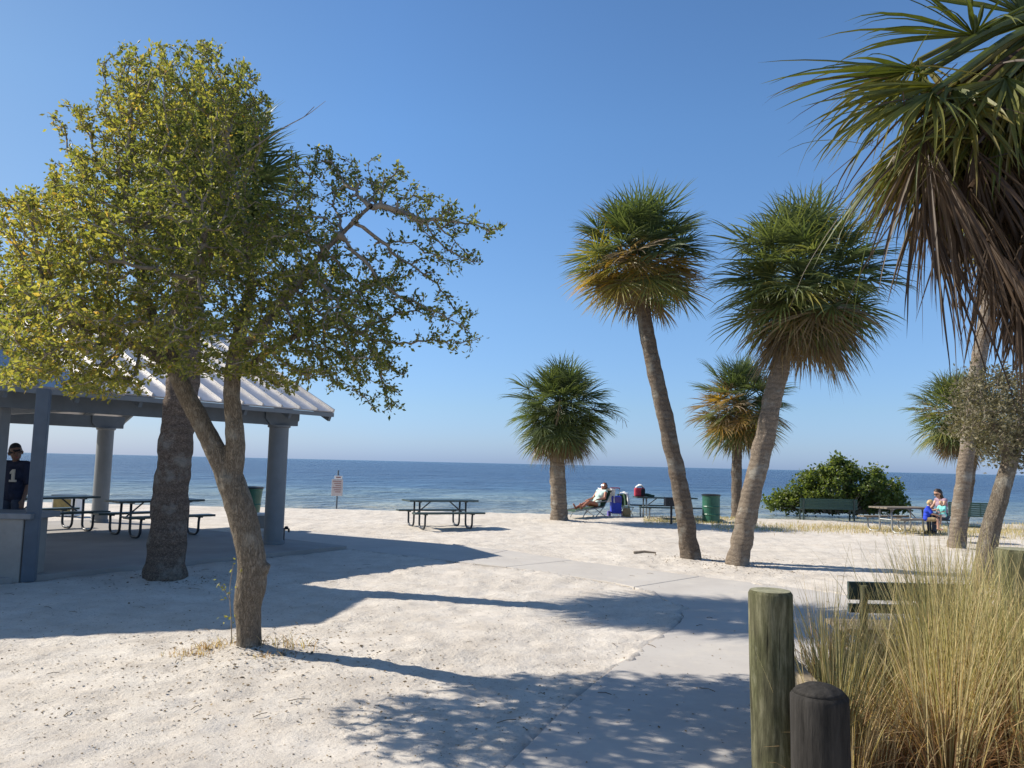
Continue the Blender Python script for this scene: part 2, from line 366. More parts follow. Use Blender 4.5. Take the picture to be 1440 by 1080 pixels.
def gz(x, y):
    n1 = noise.noise(Vector((x*.5, y*.5, 1.3))); n2 = noise.noise(Vector((x*2.3, y*2.3, 4.0))); n3 = noise.noise(Vector((x*6.5, y*6.5, 9.0)))
    h = .03*n1 + .018*n2 + .015*(abs(n3)*-1.6+.3) + .008*noise.noise(Vector((x*14, y*14, 2.0)))
    for tp_, w_ in TRUNKS:
        q_ = (x-tp_.x)**2+(y-tp_.y)**2
        if q_ < 1.6: h += .055*math.exp(-q_/(w_*w_))
    if y < 16:
        dv = noise.voronoi(Vector((x*2.7, y*2.1, .5)))[0][0]
        if dv < .42: h -= .020*(1-(dv/.42)**2)*max(0, min(1, .6+1.6*noise.noise(Vector((x*.45, y*.45, 7)))))
    for x0, x1, y0, y1, P in bbs:
        if x0 <= x <= x1 and y0 <= y <= y1 and inpoly(x, y, P):
            if P is slab_poly: return -.05
            w_ = .34 if P is path_d else .10
            ox, oy_ = w_*noise.noise(Vector((x*1.1, y*1.1, 3)))+.05*noise.noise(Vector((x*7, y*7, 3))), w_*noise.noise(Vector((x*1.1, y*1.1, 8)))+.05*noise.noise(Vector((x*7, y*7, 8)))
            if any(inpoly(x+ox, y+oy_, Q) for Q in paths): return -.05
            return max(.018, h*.5+.022)
    if y > 26.5:
        t = y-26.5; h = h*max(0, 1-t/8) + (.06*math.sin(min(t, 2.5)/2.5*math.pi) if t < 2.5 else 0) - .055*max(0, t-1.5)
    return h
for j, y in enumerate(ys):
    for i, x in enumerate(xs):
        verts[j, i] = (x, y, gz(x, y) if abs(x) < 60 and y > 2 else (0 if y < 27 else -.055*(y-28)))
idx = np.arange(nx*ny).reshape(ny, nx)
q = np.stack([idx[:-1, :-1], idx[:-1, 1:], idx[1:, 1:], idx[1:, :-1]], -1).reshape(-1, 4)
me = bpy.data.meshes.new('sand_ground'); me.from_pydata(verts.reshape(-1, 3).tolist(), [], q.tolist())
me.polygons.foreach_set('use_smooth', np.ones(len(q), dtype=bool)); me.materials.append(M['sand']); me.update()
gr = bpy.data.objects.new('sand_ground', me); COL.objects.link(gr); kind(gr, 'structure')
b = MB()
n = b.add([(-30000, 27, -.16), (30000, 27, -.16), (30000, 60000, -.16), (-30000, 60000, -.16)]); b.face((n, n+1, n+2, n+3))
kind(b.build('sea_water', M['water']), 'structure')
b = MB()
def shrink(P, g):
    c = sum((Vector(p) for p in P), Vector())/len(P); return [Vector(p)+(c-Vector(p)).normalized()*g for p in P]
for P in paths: b.prism(shrink(P, .012), -.08, .006)
kind(b.build('concrete_path', M['concrete'], bevel=.008), 'structure')

# ------------------------------------------------------------------ pavilion
pav = thing('picnic_pavilion', 'open picnic pavilion with pale metal roof and blue grey beams at left', 'pavilion', pv(-3, 3.5))
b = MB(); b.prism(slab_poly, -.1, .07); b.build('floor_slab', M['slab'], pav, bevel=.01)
for (uu, vv) in ((0, 0), (0, 7.05), (-6.3, 0), (-6.3, 7.05)):
    b = MB(); p = pv(uu, vv)
    b.lathe(p, [(.215, .07), (.215, .13), (.195, .15), (.195, 2.42), (.23, 2.44), (.23, 2.479)], 28)
    b.build('column', M['column'], pav, smooth=False)
BT = 2.79
EV, EZ, PT = -.75, 2.80, math.tan(R(25)); RV = 3.52; UE = .80; UB = -7.6
def roofz(v): return EZ + (v-EV)*PT if v <= RV else EZ+(RV-EV)*PT-(v-RV)*PT
for vv in (0, 7.05):
    b = MB(); b.beam(pv(-7.4, vv, 2.63), pv(.42, vv, 2.63), .15, .30); b.build('beam', M['blue'], pav, bevel=.008)
    for uu in (0, -6.3):
        b = MB(); c0 = pv(uu, vv)
        prof = [(-.42, 2.60), (-.30, 2.478), (.30, 2.478), (.42, 2.60), (.42, 2.785), (-.42, 2.785)]
        k = len(prof); A = b.add([c0+U*x+V*-.11+Vector((0, 0, z)) for x, z in prof]); B2 = b.add([c0+U*x+V*.11+Vector((0, 0, z)) for x, z in prof])
        b.face([A+i for i in range(k)]); b.face([B2+i for i in reversed(range(k))])
        for i in range(k): b.face((A+i, B2+i, B2+(i+1) % k, A+(i+1) % k))
        b.build('bracket', M['blue'], pav)
# tie beams across
for uu in (-6.3, -3.1):
    b = MB(); b.beam(pv(uu, .1, 2.70), pv(uu, 6.95, 2.70), .12, .20); b.build('tie_beam', M['blue'], pav)
# rafters
uu = UE-.06
while uu > UB:
    for sgn in (0, 1):
        va, vb = (EV+.05, RV-.05) if sgn == 0 else (2*RV-EV-.05, RV+.05)
        b = MB(); b.beam(pv(uu, va, roofz(va)-.14), pv(uu, vb, roofz(vb)-.14), .06, .19); b.build('rafter', M['blue'], pav)
    uu -= 1.02
# roof sheets with ribs
for sgn in (0, 1):
    b = MB(); va, vb = (EV, RV) if sgn == 0 else (2*RV-EV, RV)
    a0, a1 = pv(UE, va, roofz(va)), pv(UE, vb, roofz(vb)); c0, c1 = pv(UB, va, roofz(va)), pv(UB, vb, roofz(vb))
    nrm = (a1-a0).cross(c0-a0).normalized()
    if nrm.z < 0: nrm = -nrm
    th = nrm*.03
    n = b.add([a0, a1, c1, c0, a0-th, a1-th, c1-th, c0-th])
    for qf in ((0, 1, 2, 3), (7, 6, 5, 4), (0, 4, 5, 1), (1, 5, 6, 2), (2, 6, 7, 3), (3, 7, 4, 0)): b.face([n+i for i in qf])
    uu = UE-.02
    while uu > UB:
        b.beam(pv(uu, va, roofz(va))+nrm*.022, pv(uu, vb, roofz(vb))+nrm*.022, .035, .05, up=nrm); uu -= .44
    b.build('metal_roof', M['roof'], pav)
    b = MB(); b.beam(pv(UE-.02, va, roofz(va)-.075), pv(UB, va, roofz(va)-.075), .03, .08); b.build('fascia', M['column'], pav)
b = MB(); b.beam(pv(UE, RV, roofz(RV)+.04), pv(UB, RV, roofz(RV)+.04), .25, .05); b.build('ridge_cap', M['roof'], pav)
# serving counter post under the eave
p0 = G(50, 808); 
b = MB(); px0 = D(48, 720, 11.25); b.box((px0.x, 11.25, 1.36), (.17, .19, 2.72), Matrix.Rotation(R(22), 3, 'Z')); b.build('eave_post', M['postpaint'], pav, bevel=.01)
# serving counter
cn = thing('serving_counter', 'pale grey serving counter beside the slate post at the far left', 'counter', D(10, 800, 11.3)*Vector((1, 1, 0)) if False else (D(10, 800, 11.3).x, 11.3, 0))
xr = D(27, 800, 11.12).x
b = MB(); b.box((xr-1.6, 11.42, .43), (3.2, .6, .88)); b.build('counter_wall', M['wallpaint'], cn, bevel=.01)
b = MB(); b.box((xr-1.5, 11.45, .91), (3.24, .74, .085)); b.build('counter_top', M['countertop'], cn, bevel=.012)
b = MB(); pc = D(0, 650, 12.3); b.box((pc.x-.09, 12.3, 1.37), (.24, .24, 2.72)); tag(b.build('support_post', M['column'], None, bevel=.01), 'pale grey post at the left edge beside the person in the cap', 'post')

# tall shelter just outside the frame at left (its roof throws the second shadow)
sh = thing('hexagonal_shelter', 'tall six sided shelter roof on posts left of the pavilion, its shadow on the sand', 'shelter', (-11, 11.5, 0))
hz = 5.3; off = Vector((math.sin(SUN_AZ), -math.cos(SUN_AZ), 0))*(hz/math.tan(SUN_EL))
P1, P2, P3 = (G(525, 832)-off), (G(455, 875)-off), (G(-5, 900)-off); P0 = P1+(G(395, 817.5)-G(525, 832)).normalized()*3.3
P3 = P2+(P3-P2).normalized()*3.6; P4 = P3+Vector((-2.3, 1.6, 0)); P5 = P0+Vector((-2.0, -.6, 0))
hexa = [P0, P1, P2, P3, P4, P5]; cc = sum(hexa, Vector())/6
b = MB(); k = b.add([(p.x, p.y, hz) for p in hexa]+[(p.x, p.y, hz-.16) for p in hexa]+[(cc.x, cc.y, hz+1.3)])
for i in range(6):
    j = (i+1) % 6; b.face((k+i, k+12, k+j)); b.face((k+i, k+j, k+6+j, k+6+i))
b.face([k+6+i for i in range(6)]); b.build('roof', M['roof'], sh)
for i, p in enumerate(hexa):
    qv = p+(cc-p)*.25; b = MB(); b.lathe((qv.x, qv.y, 0), [(.16, -.1), (.16, 2.7), (.16, hz-.17)], 16); b.build('post', M['column'], sh)

# ------------------------------------------------------------------ picnic tables
def make_table(label, loc, yaw, top, frame, L=1.9, group='picnic tables on the beach and under the pavilion'):
    t = thing('picnic_table', label, 'picnic table', loc, yaw, group)
    b = MB()
    for i in range(5): b.box((0, -.30+.15*i, .745), (L, .138, .045))
    b.build('table_top', top, t, bevel=.006, local=True)
    for s in (-1, 1):
        b = MB()
        for i in (-1, 1): b.box((0, s*.72+i*.075, .44), (L, .14, .045))
        b.build('bench_seat', top, t, bevel=.006, local=True)
    for s in (-1, 1):
        x = s*L*.335
        for r in (-1, 1):
            pts = [(x, r*.74, .415), (x, r*.72, .30)]
            for k in range(6):
                a = R(-90*k/5); pts.append((x, r*(.58+.14*math.cos(a)), .17+.14*math.sin(a)))
            for k in range(6):
                a = R(-90-90*k/5); pts.append((x, r*(.38+.14*math.cos(a)), .17+.14*math.sin(a)))
            pts += [(x, r*.235, .45), (x, r*.225, .72)]
            b = MB(); b.tube(pts, .027, 10); b.box((x, r*.71, .405), (.06, .26, .02)); b.build('frame', frame, t, smooth=True, local=True)
        b = MB(); b.tube([(x, -.24, .40), (x, .24, .40)], .02, 8); b.box((x, 0, .712), (.06, .66, .02))
        b.tube([(x, 0, .40), (x*.42, 0, .71)], .018, 8); b.build('brace', frame, t, smooth=False, local=True)
    return t
def ground_loc(px, py, z=0.0):
    p = G(px, py, z); return Vector((p.x, p.y, z))
T1 = make_table('dark picnic table standing alone on the open sand right of the pavilion', ground_loc(618, 742), R(25), M['darkgreen'], M['pipe'], 2.0)
T2 = make_table('picnic table by the water with the red cooler bag on top', ground_loc(935, 730.5), R(3), M['darkgreen'], M['galv'], 2.1)
T3 = make_table('picnic table with pale pipe legs where the woman and children sit', ground_loc(1268, 749), R(18), M['woodgrey'], M['galv'], 1.75)
T4 = make_table('picnic table under the pavilion just right of the slate post', ground_loc(66, 747, .07), R(54), M['darkgreen'], M['pipe'])
T5 = make_table('picnic table under the pavilion behind the thick palm trunk', ground_loc(216, 752, .07), R(50), M['darkgreen'], M['pipe'])

# ------------------------------------------------------------------ benches
def make_bench(label, loc, yaw, L, ht, backm, seatm, legm, gap=.0):
    t = thing('park_bench', label, 'bench', loc, yaw)
    b = MB()
    if gap:
        b.box((0, -.20, ht-.07), (L, .035, .15)); b.box((0, -.20, ht-.215), (L, .035, .075))
    else:
        for i in range(7): b.box((0, -.20-.012*i/7, ht-.02-i*.054), (L, .02, .046))
        for i in range(int(L/.3)+1): b.box((-L/2+.02+i*(L-.04)/int(L/.3), -.188, ht-.18), (.03, .02, .37))
    b.build('backrest', backm, t, bevel=.004, local=True)
    b = MB()
    for i in range(4): b.box((0, -.10+i*.12, .44), (L, .105, .04))
    b.build('seat', seatm, t, bevel=.004, local=True)
    for s in (-1, 1):
        b = MB(); x = s*(L/2-.12)
        b.tube([(x, -.235, ht-.02), (x, -.215, .44), (x, -.20, -.05)], .032, 10); b.build('leg', legm, t, local=True)
        b = MB(); b.tube([(x, .24, .42), (x, .26, -.05)], .032, 10); b.tube([(x, -.2, .40), (x, .26, .40)], .022, 8); b.build('leg', legm, t, local=True)
    return t
make_bench('green slatted bench in front of the round leafy bush', ground_loc(1163, 733), R(-4), 2.0, .80, M['greenmesh'], M['darkgreen'], M['darkgreen'])
make_bench('tall backed green bench behind the leaning palm and grey oak at right', ground_loc(1366, 764), R(-14), 1.15, 1.06, M['greenmesh'], M['darkgreen'], M['galv'])
make_bench('low bench with dark green back board half hidden in tall dry grass', (D(1268, 830, 7.0).x, 7.0, 0), R(-1), 1.1, .86, M['darkgreen'], M['woodgrey'], M['bollard'], .1)
# pale rail of the grass bench
# ------------------------------------------------------------------ barrels, grill, sign, boxes, tap
def barrel(label, loc, r=.29, h=.88, taper=0.0):
    t = thing('trash_barrel', label, 'trash can', loc, 0, 'green trash barrels')
    rr = lambda z: r*(1-taper+taper*z/h)
    prof = [(rr(0), 0)]
    for zc in (.29, .58): prof += [(rr(zc*h), zc*h-.03), (rr(zc*h)+.014, zc*h), (rr(zc*h), zc*h+.03)]
    prof += [(rr(h), h-.05), (rr(h)+.012, h-.03), (rr(h)+.012, h)]
    b = MB(); b.lathe((0, 0, 0), prof, 30); b.build('drum', M['barrel'], t, local=True)
    b = MB(); b.lathe((0, 0, 0), [(r+.005, h), (r+.03, h+.002), (r+.035, h+.035), (r-.03, h+.05), (r-.06, h+.03)], 30); b.build('liner_rim', M['black'], t, local=True)
    return t
barrel('green steel trash barrel beside the beach picnic table', ground_loc(1000, 734))
barrel('green trash can half hidden behind the oak trunk under the pavilion', ground_loc(351, 741, .07), .27, .96, .28)
gl = ground_loc(944, 737); t = thing('charcoal_grill', 'black charcoal grill on a single post by the beach picnic table', 'grill', gl)
b = MB(); b.tube([(0, 0, -.05), (0, 0, .56)], .035, 12); b.build('post', M['black'], t, local=True)
b = MB(); b.box((0, 0, .70), (.42, .36, .27)); b.build('firebox', M['black'], t, bevel=.012, local=True)
b = MB(); b.box((0, -.05, .843), (.44, .42, .015))
for s in (-1, 1): b.tube([(s*.1, -.18, .70), (s*.1, -.29, .70)], .012, 8)
b.build('grate', M['pipe'], t, local=True)
sg = ground_loc(473, 717); t = thing('beach_sign', 'faded notice board on a thin post at the water edge', 'sign', sg, R(4))
b = MB(); b.tube([(0, 0, -.1), (.01, 0, 1.42)], .03, 10); b.build('post', M['postpaint'], t, local=True)
b = MB(); b.box((0, -.04, .80), (.40, .015, .60)); b.build('panel', M['signface'], t, bevel=.01, local=True)
b = MB(); b.box((.03, -.041, 1.165), (.28, .015, .12)); b.build('panel', M['white'], t, bevel=.01, local=True)
b = MB()
for k in range(6): b.box((-.01+.02*(k % 3), -.0495, 1.02-.075*k), (.30-.05*(k % 3), .004, .028))
b.box((.03, -.0505, 1.165), (.16, .004, .05)); b.build('lettering', M['signmark'], t, local=True)
p = ground_loc(371, 745, .07); t = thing('utility_box', 'small white utility box behind the right pavilion column', 'box', p)
b = MB(); b.box((0, 0, .20), (.42, .40, .40)); b.build('housing', M['white'], t, bevel=.012, local=True)
b = MB(); b.box((.02, -.204, .20), (.27, .012, .30)); b.build('door', M['wallpaint'], t, bevel=.004, local=True)
p = ground_loc(95, 726); t = thing('storage_box', 'tan fronted box with white end standing beyond the left pavilion table', 'box', p)
b = MB(); b.box((0, 0, .30), (.70, .45, .56)); b.build('housing', M['white'], t, bevel=.012, local=True)
b = MB(); b.box((-.06, -.232, .32), (.50, .016, .36)); b.build('front_panel', M['gold'], t, bevel=.004, local=True)
b = MB(); b.box((0, 0, .60), (.76, .5, .045)); b.build('lid', M['pipe'], t, bevel=.01, local=True)
p = ground_loc(398, 769, .0); t = thing('water_tap', 'dark standpipe tap at the foot of the right pavilion column', 'tap', p)
b = MB(); b.tube([(0, 0, -.05), (0, 0, .36)], .022, 10); b.build('pipe', M['black'], t, local=True)
b = MB(); b.tube([(-.01, 0, .36), (.06, 0, .375), (.10, 0, .36), (.105, 0, .30)], .022, 8); b.lathe((.05, 0, .39), [(.04, 0), (.045, .012), (.02, .03)], 10); b.build('spout', M['black'], t, local=True)

# ------------------------------------------------------------------ bollards
def bollard(name, label, x, y, r, h, mat, topmat, dome=0.0, lean=0.0):
    t = thing(name, label, 'post', (x, y, 0))
    b = MB(); n = 44; rings = []
    zs = [-.1+(h-.02)*i/24+.1*(i/24) for i in range(25)]
    def rad(a, z, rr):
        return rr*(1+.020*noise.noise(Vector((math.cos(a)*3, math.sin(a)*3, z*1.2+x)))+.014*noise.noise(Vector((math.cos(a)*14, math.sin(a)*14, z*.9)))) 
    prof = [(r, z) for z in zs]+[(r*.97, h-.012), (r*.91, h)]
    for rr, z in prof:
        rings.append(b.add([(rad(2*math.pi*j/n, z, rr)*math.cos(2*math.pi*j/n)+lean*z, rad(2*math.pi*j/n, z, rr)*math.sin(2*math.pi*j/n), z) for j in range(n)]))
    for i in range(len(prof)-1):
        for j in range(n): b.face((rings[i]+j, rings[i]+(j+1) % n, rings[i+1]+(j+1) % n, rings[i+1]+j))
    b.face([rings[0]+j for j in reversed(range(n))]); b.build('shaft', mat, t, smooth=True, local=True)
    b = MB(); prof = [(r*.91, h)]+([(r*.8, h+dome*.35), (r*.5, h+dome*.8), (r*.2, h+dome)] if dome else [(r*.6, h+.004), (r*.2, h+.002)])
    b.lathe((lean*h, 0, 0), prof, n); b.build('cap', topmat, t, smooth=bool(dome), local=True)
    return t
p = D(1086, 830, 4.8); bollard('timber_bollard', 'thick greenish round timber post in front of the dry grass', p.x, 4.8, .128, p.z, M['bollard'], M['endgrain'], 0, -.012)
p = D(1434, 772, 5.7); bollard('timber_bollard', 'round timber post behind dry grass at the right edge', p.x, 5.7, .16, p.z, M['bollard'], M['endgrain'])
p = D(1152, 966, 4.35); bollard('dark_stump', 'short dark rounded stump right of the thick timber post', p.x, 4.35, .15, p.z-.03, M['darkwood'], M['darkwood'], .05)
b = MB(); a0 = D(1121, 940, 5.0); b.beam((a0.x+.05, 4.55, .42), (a0.x+.24, 6.4, .46), .09, .13); tag(b.build('timber_rail', M['timber'], None, bevel=.01), 'pale timber rail running from the thick post into the grass', 'rail')

# ------------------------------------------------------------------ palms
def frond(b, base, az, el, lp, lb, nseg, spread, droop, tint, rng, width=.030, sect=4, sag=.25):
    d0 = Vector((math.cos(az)*math.cos(el), math.sin(az)*math.cos(el), math.sin(el)))
    pts = []; p = Vector(base); d = d0.copy()
    for k in range(5):
        pts.append(p.copy()); p = p+d*(lp/4); d = (d+Vector((0, 0, -sag*.25))).normalized()
    b.tube(pts, [.018, .014, .011, .009, .007], 4, False, tint)
    fan(b, pts[-1], d, nseg, spread, lb, droop, tint, rng, width, sect)
def fan(b, hub, axis, nseg, spread, L, droop, tint, rng, width, sect=4, vfold=False, ragged=.12, roll=None):
    axis = Vector(axis).normalized(); side = axis.cross(Vector((0, 0, 1)))
    if side.length < .05: side = Vector((1, 0, 0))
    side.normalize(); nrm = side.cross(axis).normalized()
    a0 = rng.uniform(-.5, .5) if roll is None else roll
    side, nrm = (side*math.cos(a0)+nrm*math.sin(a0)), (nrm*math.cos(a0)-side*math.sin(a0))
    for j in range(nseg):
        q = (j+.5)/nseg*2-1; ang = q*spread*.5+rng.uniform(-.03, .03)
        d = axis*math.cos(ang)+side*math.sin(ang)+nrm*(.22*(1-abs(q))+rng.uniform(-.12, .12))
        d.normalize(); l = L*(.72+.28*math.cos(q*1.5))*(1+rng.uniform(-ragged, ragged)); dr = droop*rng.uniform(.55, 1.5)
        p = Vector(hub); prev = None; st = l/sect; dd = d.copy()
        wv = dd.cross(nrm).normalized()*math.cos(.5)+nrm*math.sin(.5)*rng.choice((-1, 1))
        tw = tint+rng.uniform(-.06, .06)
        for k in range(sect+1):
            s = k/sect; w = width*(.25+1.1*s if s < .4 else .69*(1-(s-.4)/.6)**.8+.02)
            if vfold:
                row = b.add([p-wv*w, p-nrm*(w*.55), p+wv*w])
                if prev is not None:
                    b.face((prev, prev+1, row+1, row), tw+.12*s); b.face((prev+1, prev+2, row+2, row+1), tw+.12*s)
            else:
                row = b.add([p-wv*w, p+wv*w])
                if prev is not None: b.face((prev, prev+1, row+1, row), min(1, max(.001, tw+.10*s)))
            prev = row; p = p+dd*st
            dd = (dd+Vector((0, 0, -dr*((s**1.3)*1.1/sect*2 if vfold else (s**2)*4.2/sect)))+Vector((rng.uniform(-.05, .05), rng.uniform(-.05, .05), 0))).normalized()
def curve_pts(ctrl, n):
    ctrl = [Vector(c) for c in ctrl]; P = [ctrl[0]*2-ctrl[1]]+ctrl+[ctrl[-1]*2-ctrl[-2]]; r = []
    seg = len(ctrl)-1
    for i in range(n+1):
        t = i/n*seg; k = min(int(t), seg-1); f = t-k; a, b_, c, d = P[k:k+4]
        r.append(.5*((2*b_)+(c-a)*f+(2*a-5*b_+4*c-d)*f*f+(-a+3*b_-3*c+d)*f**3))
    return r
def palm(label, trunk_px, y, w0, w1, crown_px, rad, nlive, ndead, seed, barkm='palm_bark', tintf=None, droop=.5, dead_len=1.0, elmin=-55, lean_y=0.0, squash=1.0, ltint=.15, stalks=0, elpow=1.0, boots=0, flare=.15):
    rng = random.Random(seed)
    base = G(*trunk_px[0]); base.z = -.05; y = base.y
    ctrl = [base]+[D(px, py, y+lean_y*i/(len(trunk_px)-1)) for i, (px, py) in enumerate(trunk_px) if i > 0]
    cr = D(crown_px[0], crown_px[1], y+lean_y)
    t = thing('sabal_palm', label, 'palm tree', (base.x, base.y, 0), 0, 'cabbage palms on the beach')
    pts = curve_pts(ctrl+[ctrl[-1].lerp(cr, .8)], 90)
    n = len(pts); rad_l = []
    for i in range(n):
        s = i/(n-1); r = w0*(1-s)+w1*s
        r *= 1+flare*math.exp(-s*15)                      # flare at the foot
        r *= 1+.016*math.sin(i*2.1+seed)+.022*math.sin(i*.9)+rng.uniform(-.012, .012)+.02*math.exp(-s*30)
        rad_l.append(r)
    b = MB(); b.tube(pts, rad_l, 20, True, 0, .16); b.build('trunk', M[barkm], t, smooth=True)
    # leaf bases around the crown shaft
    top = pts[-1]
    b = MB()
    for k in range(nlive):
        f = k/(nlive-1); el = R(86)*(1-f**elpow)+R(elmin)*f**elpow + rng.uniform(-.12, .12)
        az = k*2.39996+rng.uniform(-.25, .25)
        lp = rad*rng.uniform(.30, .64); lb = rad*rng.uniform(.40, .64)
        if el > .9: lp *= .90; lb *= .90
        tn = ltint+.10*f+rng.uniform(-.08, .10)
        bs = cr+Vector((math.cos(az)*.08, math.sin(az)*.08, -.22*f*rad*.6))
        if tintf:
            hub = bs+Vector((math.cos(az)*math.cos(el), math.sin(az)*math.cos(el), math.sin(el)))*lp
            tn = tintf(hub-cr, tn, rng)
        frond(b, bs, az, el, lp*(squash if abs(el) < .7 else 1), lb, 30, R(rng.uniform(180, 280)), droop*rng.uniform(.6, 1.7), max(.001, tn), rng, rad*.0140, 5, .34)
    for k in range(stalks):
        az = rng.uniform(0, 6.28); d = Vector((math.cos(az), math.sin(az), .25)); pp = [cr+d*(rad*1.25*s)+Vector((0, 0, .2*s-.75*rad*s*s)) for s in (0, .25, .5, .75, 1)]
        b.tube(pp, [.012, .01, .008, .006, .004], 4, False, 1)
        for _ in range(16):
            s = rng.uniform(.5, 1); i = min(3, int(s*4)); q0 = pp[i].lerp(pp[i+1], s*4-i)
            b.tube([q0, q0+Vector((rng.uniform(-.12, .12), rng.uniform(-.12, .12), -rng.uniform(.1, .35)))], .005, 3, False, .85)
    b.build('crown', M['palm_leaf'], t)
    if ndead:
        b = MB()
        for k in range(ndead):
            az = k*2.39996+1; el = R(rng.uniform(-80, -48)); bs = cr+Vector((math.cos(az)*.1, math.sin(az)*.1, -.30*rad*rng.uniform(.5, 1)))
            frond(b, bs, az, el, rad*rng.uniform(.3, .5), rad*rng.uniform(.42, .6)*dead_len, 24, R(130), 1.1, rng.uniform(.74, .99), rng, rad*.013, 4, .5)
        b.build('dead_fronds', M['palm_leaf'], t)
    if boots:
        b = MB()
        for k in range(boots):
            i = n-1-int(rng.uniform(0, n*.16)); az = rng.uniform(0, 6.28); o = Vector((math.cos(az), math.sin(az), 0))
            p = pts[i]+o*rad_l[i]*.8; b.tube([p, p+o*.10+Vector((0, 0, .16)), p+o*.2+Vector((0, 0, .38))], [.05, .04, .02], 5, True, 0)
        b.build('leaf_boots', M['palm_bark'], t)
    return t
def tint_c(h, tn, rng):   # yellowing lower left
    if h.z < -.05: return rng.uniform(.44, .70) if rng.random() < (.66 if h.x < .05 else .22) else rng.choice((.15, .28, .38, .84))
    return rng.uniform(.34, .52) if h.x < -.25 and h.z < .35 and rng.random() < .35 else tn
def tint_e(h, tn, rng):
    if h.x < -.1 and h.z < .5: return rng.choice((.3, .62, .72, .82))
    return tn if h.z > -.25 else rng.choice((.3, .5, .82))
def tint_d(h, tn, rng): return tn+(.12 if h.x < .3 else 0) if h.z > -.75 else rng.choice((.25, .4, .8, .86))
palm('thick trunked palm behind the young oak, crown showing through its leaves', [(231, 815), (240, 700), (250, 600), (258, 520), (268, 400)], 0, .255, .20, (296, 250), 1.56, 115, 12, 3, 'palm_bark_rough', None, .5, flare=.22)
palm('tall slender palm leaning left with yellowing lower fronds', [(972, 787), (957, 690), (936, 590), (916, 500), (902, 420)], 0, .178, .135, (897, 352), 1.52, 128, 6, 11, 'palm_bark_dark', tint_c, .45, .9, -50, elpow=.85)
palm('palm leaning right with full drooping crown and brown skirt', [(1036, 795), (1052, 715), (1072, 630), (1090, 545), (1103, 490)], 0, .19, .165, (1130, 384), 1.78, 140, 26, 5, 'palm_bark', tint_d, 1.0, 1.2, -66, ltint=.13, elpow=.80)
palm('short stout palm by the sunbather with round dense crown', [(787, 733), (786, 700), (784, 665), (784, 640)], 0, .26, .225, (789, 566), 1.78, 130, 46, 23, 'palm_bark', None, .8, 1.1, -68, stalks=4, flare=.3, elpow=.78)
palm('palm with browning fronds standing behind the right leaning trunk', [(1037, 727), (1036, 690), (1036, 650), (1037, 620)], 0, .20, .17, (1042, 562), 1.98, 115, 18, 31, 'palm_bark_dark', tint_e, .6, .9, -64, elpow=.82)
palm('tall leaning palm at right whose trunk rises past the grey oak', [(1345, 772), (1352, 700), (1363, 610), (1376, 510), (1392, 420)], 0, .18, .165, (1414, 300), 1.7, 85, 10, 41, 'palm_bark', None, .6, 1.0, -50, ltint=.36, boots=24)
palm('palm with greyish crown behind the trunk at right edge', [(1354, 742), (1362, 690), (1368, 640), (1368, 615)], 0, .15, .14, (1346, 577), 1.72, 90, 30, 47, 'palm_bark_dark', None, .9, .9, -60, ltint=.27)

# near palm whose fronds hang into the upper right corner
np_t = thing('sabal_palm', 'near palm hanging long brown and green fronds into the top right corner', 'palm tree', (2.75, 3.3, 0), 0, 'cabbage palms on the beach')
rng = random.Random(99)
cen = D(1575, 30, 3.3)
b = MB(); b.tube(curve_pts([(2.75, 3.3, -.05), (2.72, 3.3, 1.5), cen-Vector((0, 0, .2))], 26), [.24*(1+.3*math.exp(-i*.6))+.01*math.sin(i*2.2) for i in range(27)], 20, True, 0, .14); b.build('trunk', M['palm_bark'], np_t, smooth=True)
live, dead = MB(), MB()
def nearfan(B, hx, hy, hd, tx, ty, td, n, spread, L, droop, tint, width=.017, roll=None):
    hub = D(hx, hy, hd); ax = D(tx, ty, td)-hub
    mid = cen.lerp(hub, .5)+Vector((0, 0, .12))
    B.tube(curve_pts([cen, mid, hub], 8), [.022-.0012*i for i in range(9)], 6, False, tint)
    fan(B, hub, ax, n, R(spread), L, droop, tint, rng, width, 7, True, .28, roll)
nearfan(live, 1290, 98, 3.0, 1170, 116, 2.9, 20, 80, .60, .55, .24, .016, .2)
nearfan(live, 1335, 120, 3.1, 1230, 160, 3.0, 24, 140, .55, .7, .30, .017, .5)
nearfan(live, 1370, 50, 3.2, 1270, 20, 3.0, 28, 130, .70, 1.0, .22, .015, .3)
nearfan(live, 1440, 20, 3.4, 1420, -80, 3.6, 30, 170, .75, .4, .2, .018, -.4)
nearfan(live, 1400, 190, 3.25, 1360, 320, 3.2, 24, 110, .5, .4, .36, .017, .9)
nearfan(live, 1440, 170, 3.5, 1400, 330, 3.6, 26, 130, .6, .4, .45, .018, .2)
nearfan(live, 1415, 110, 3.0, 1330, 210, 2.9, 26, 130, .55, .5, .34, .018, .6)
nearfan(live, 1490, 140, 3.6, 1450, 300, 3.7, 24, 130, .6, .4, .42, .018, .2)
nearfan(live, 1310, 130, 2.9, 1235, 200, 2.8, 20, 110, .50, 1.0, .30, .013, .4)
nearfan(live, 1360, 150, 3.0, 1300, 250, 2.9, 24, 110, .55, .9, .42, .014, .2)
nearfan(dead, 1300, 190, 3.0, 1300, 330, 2.95, 14, 60, .72, 1.2, .80, .010, .3)
for k in range(34):
    hx = 1275+rng.uniform(0, 1)**.8*220; hy = rng.uniform(165, 270); hd = rng.uniform(2.9, 3.5)
    nearfan(dead, hx, hy, hd, hx+rng.uniform(10, 55), hy+160, hd+rng.uniform(-.05, .05), 17, rng.uniform(40, 75), rng.uniform(.6, .85), rng.uniform(.7, 1.9), rng.uniform(.74, .99), rng.uniform(.009, .013), rng.uniform(-.6, .9))
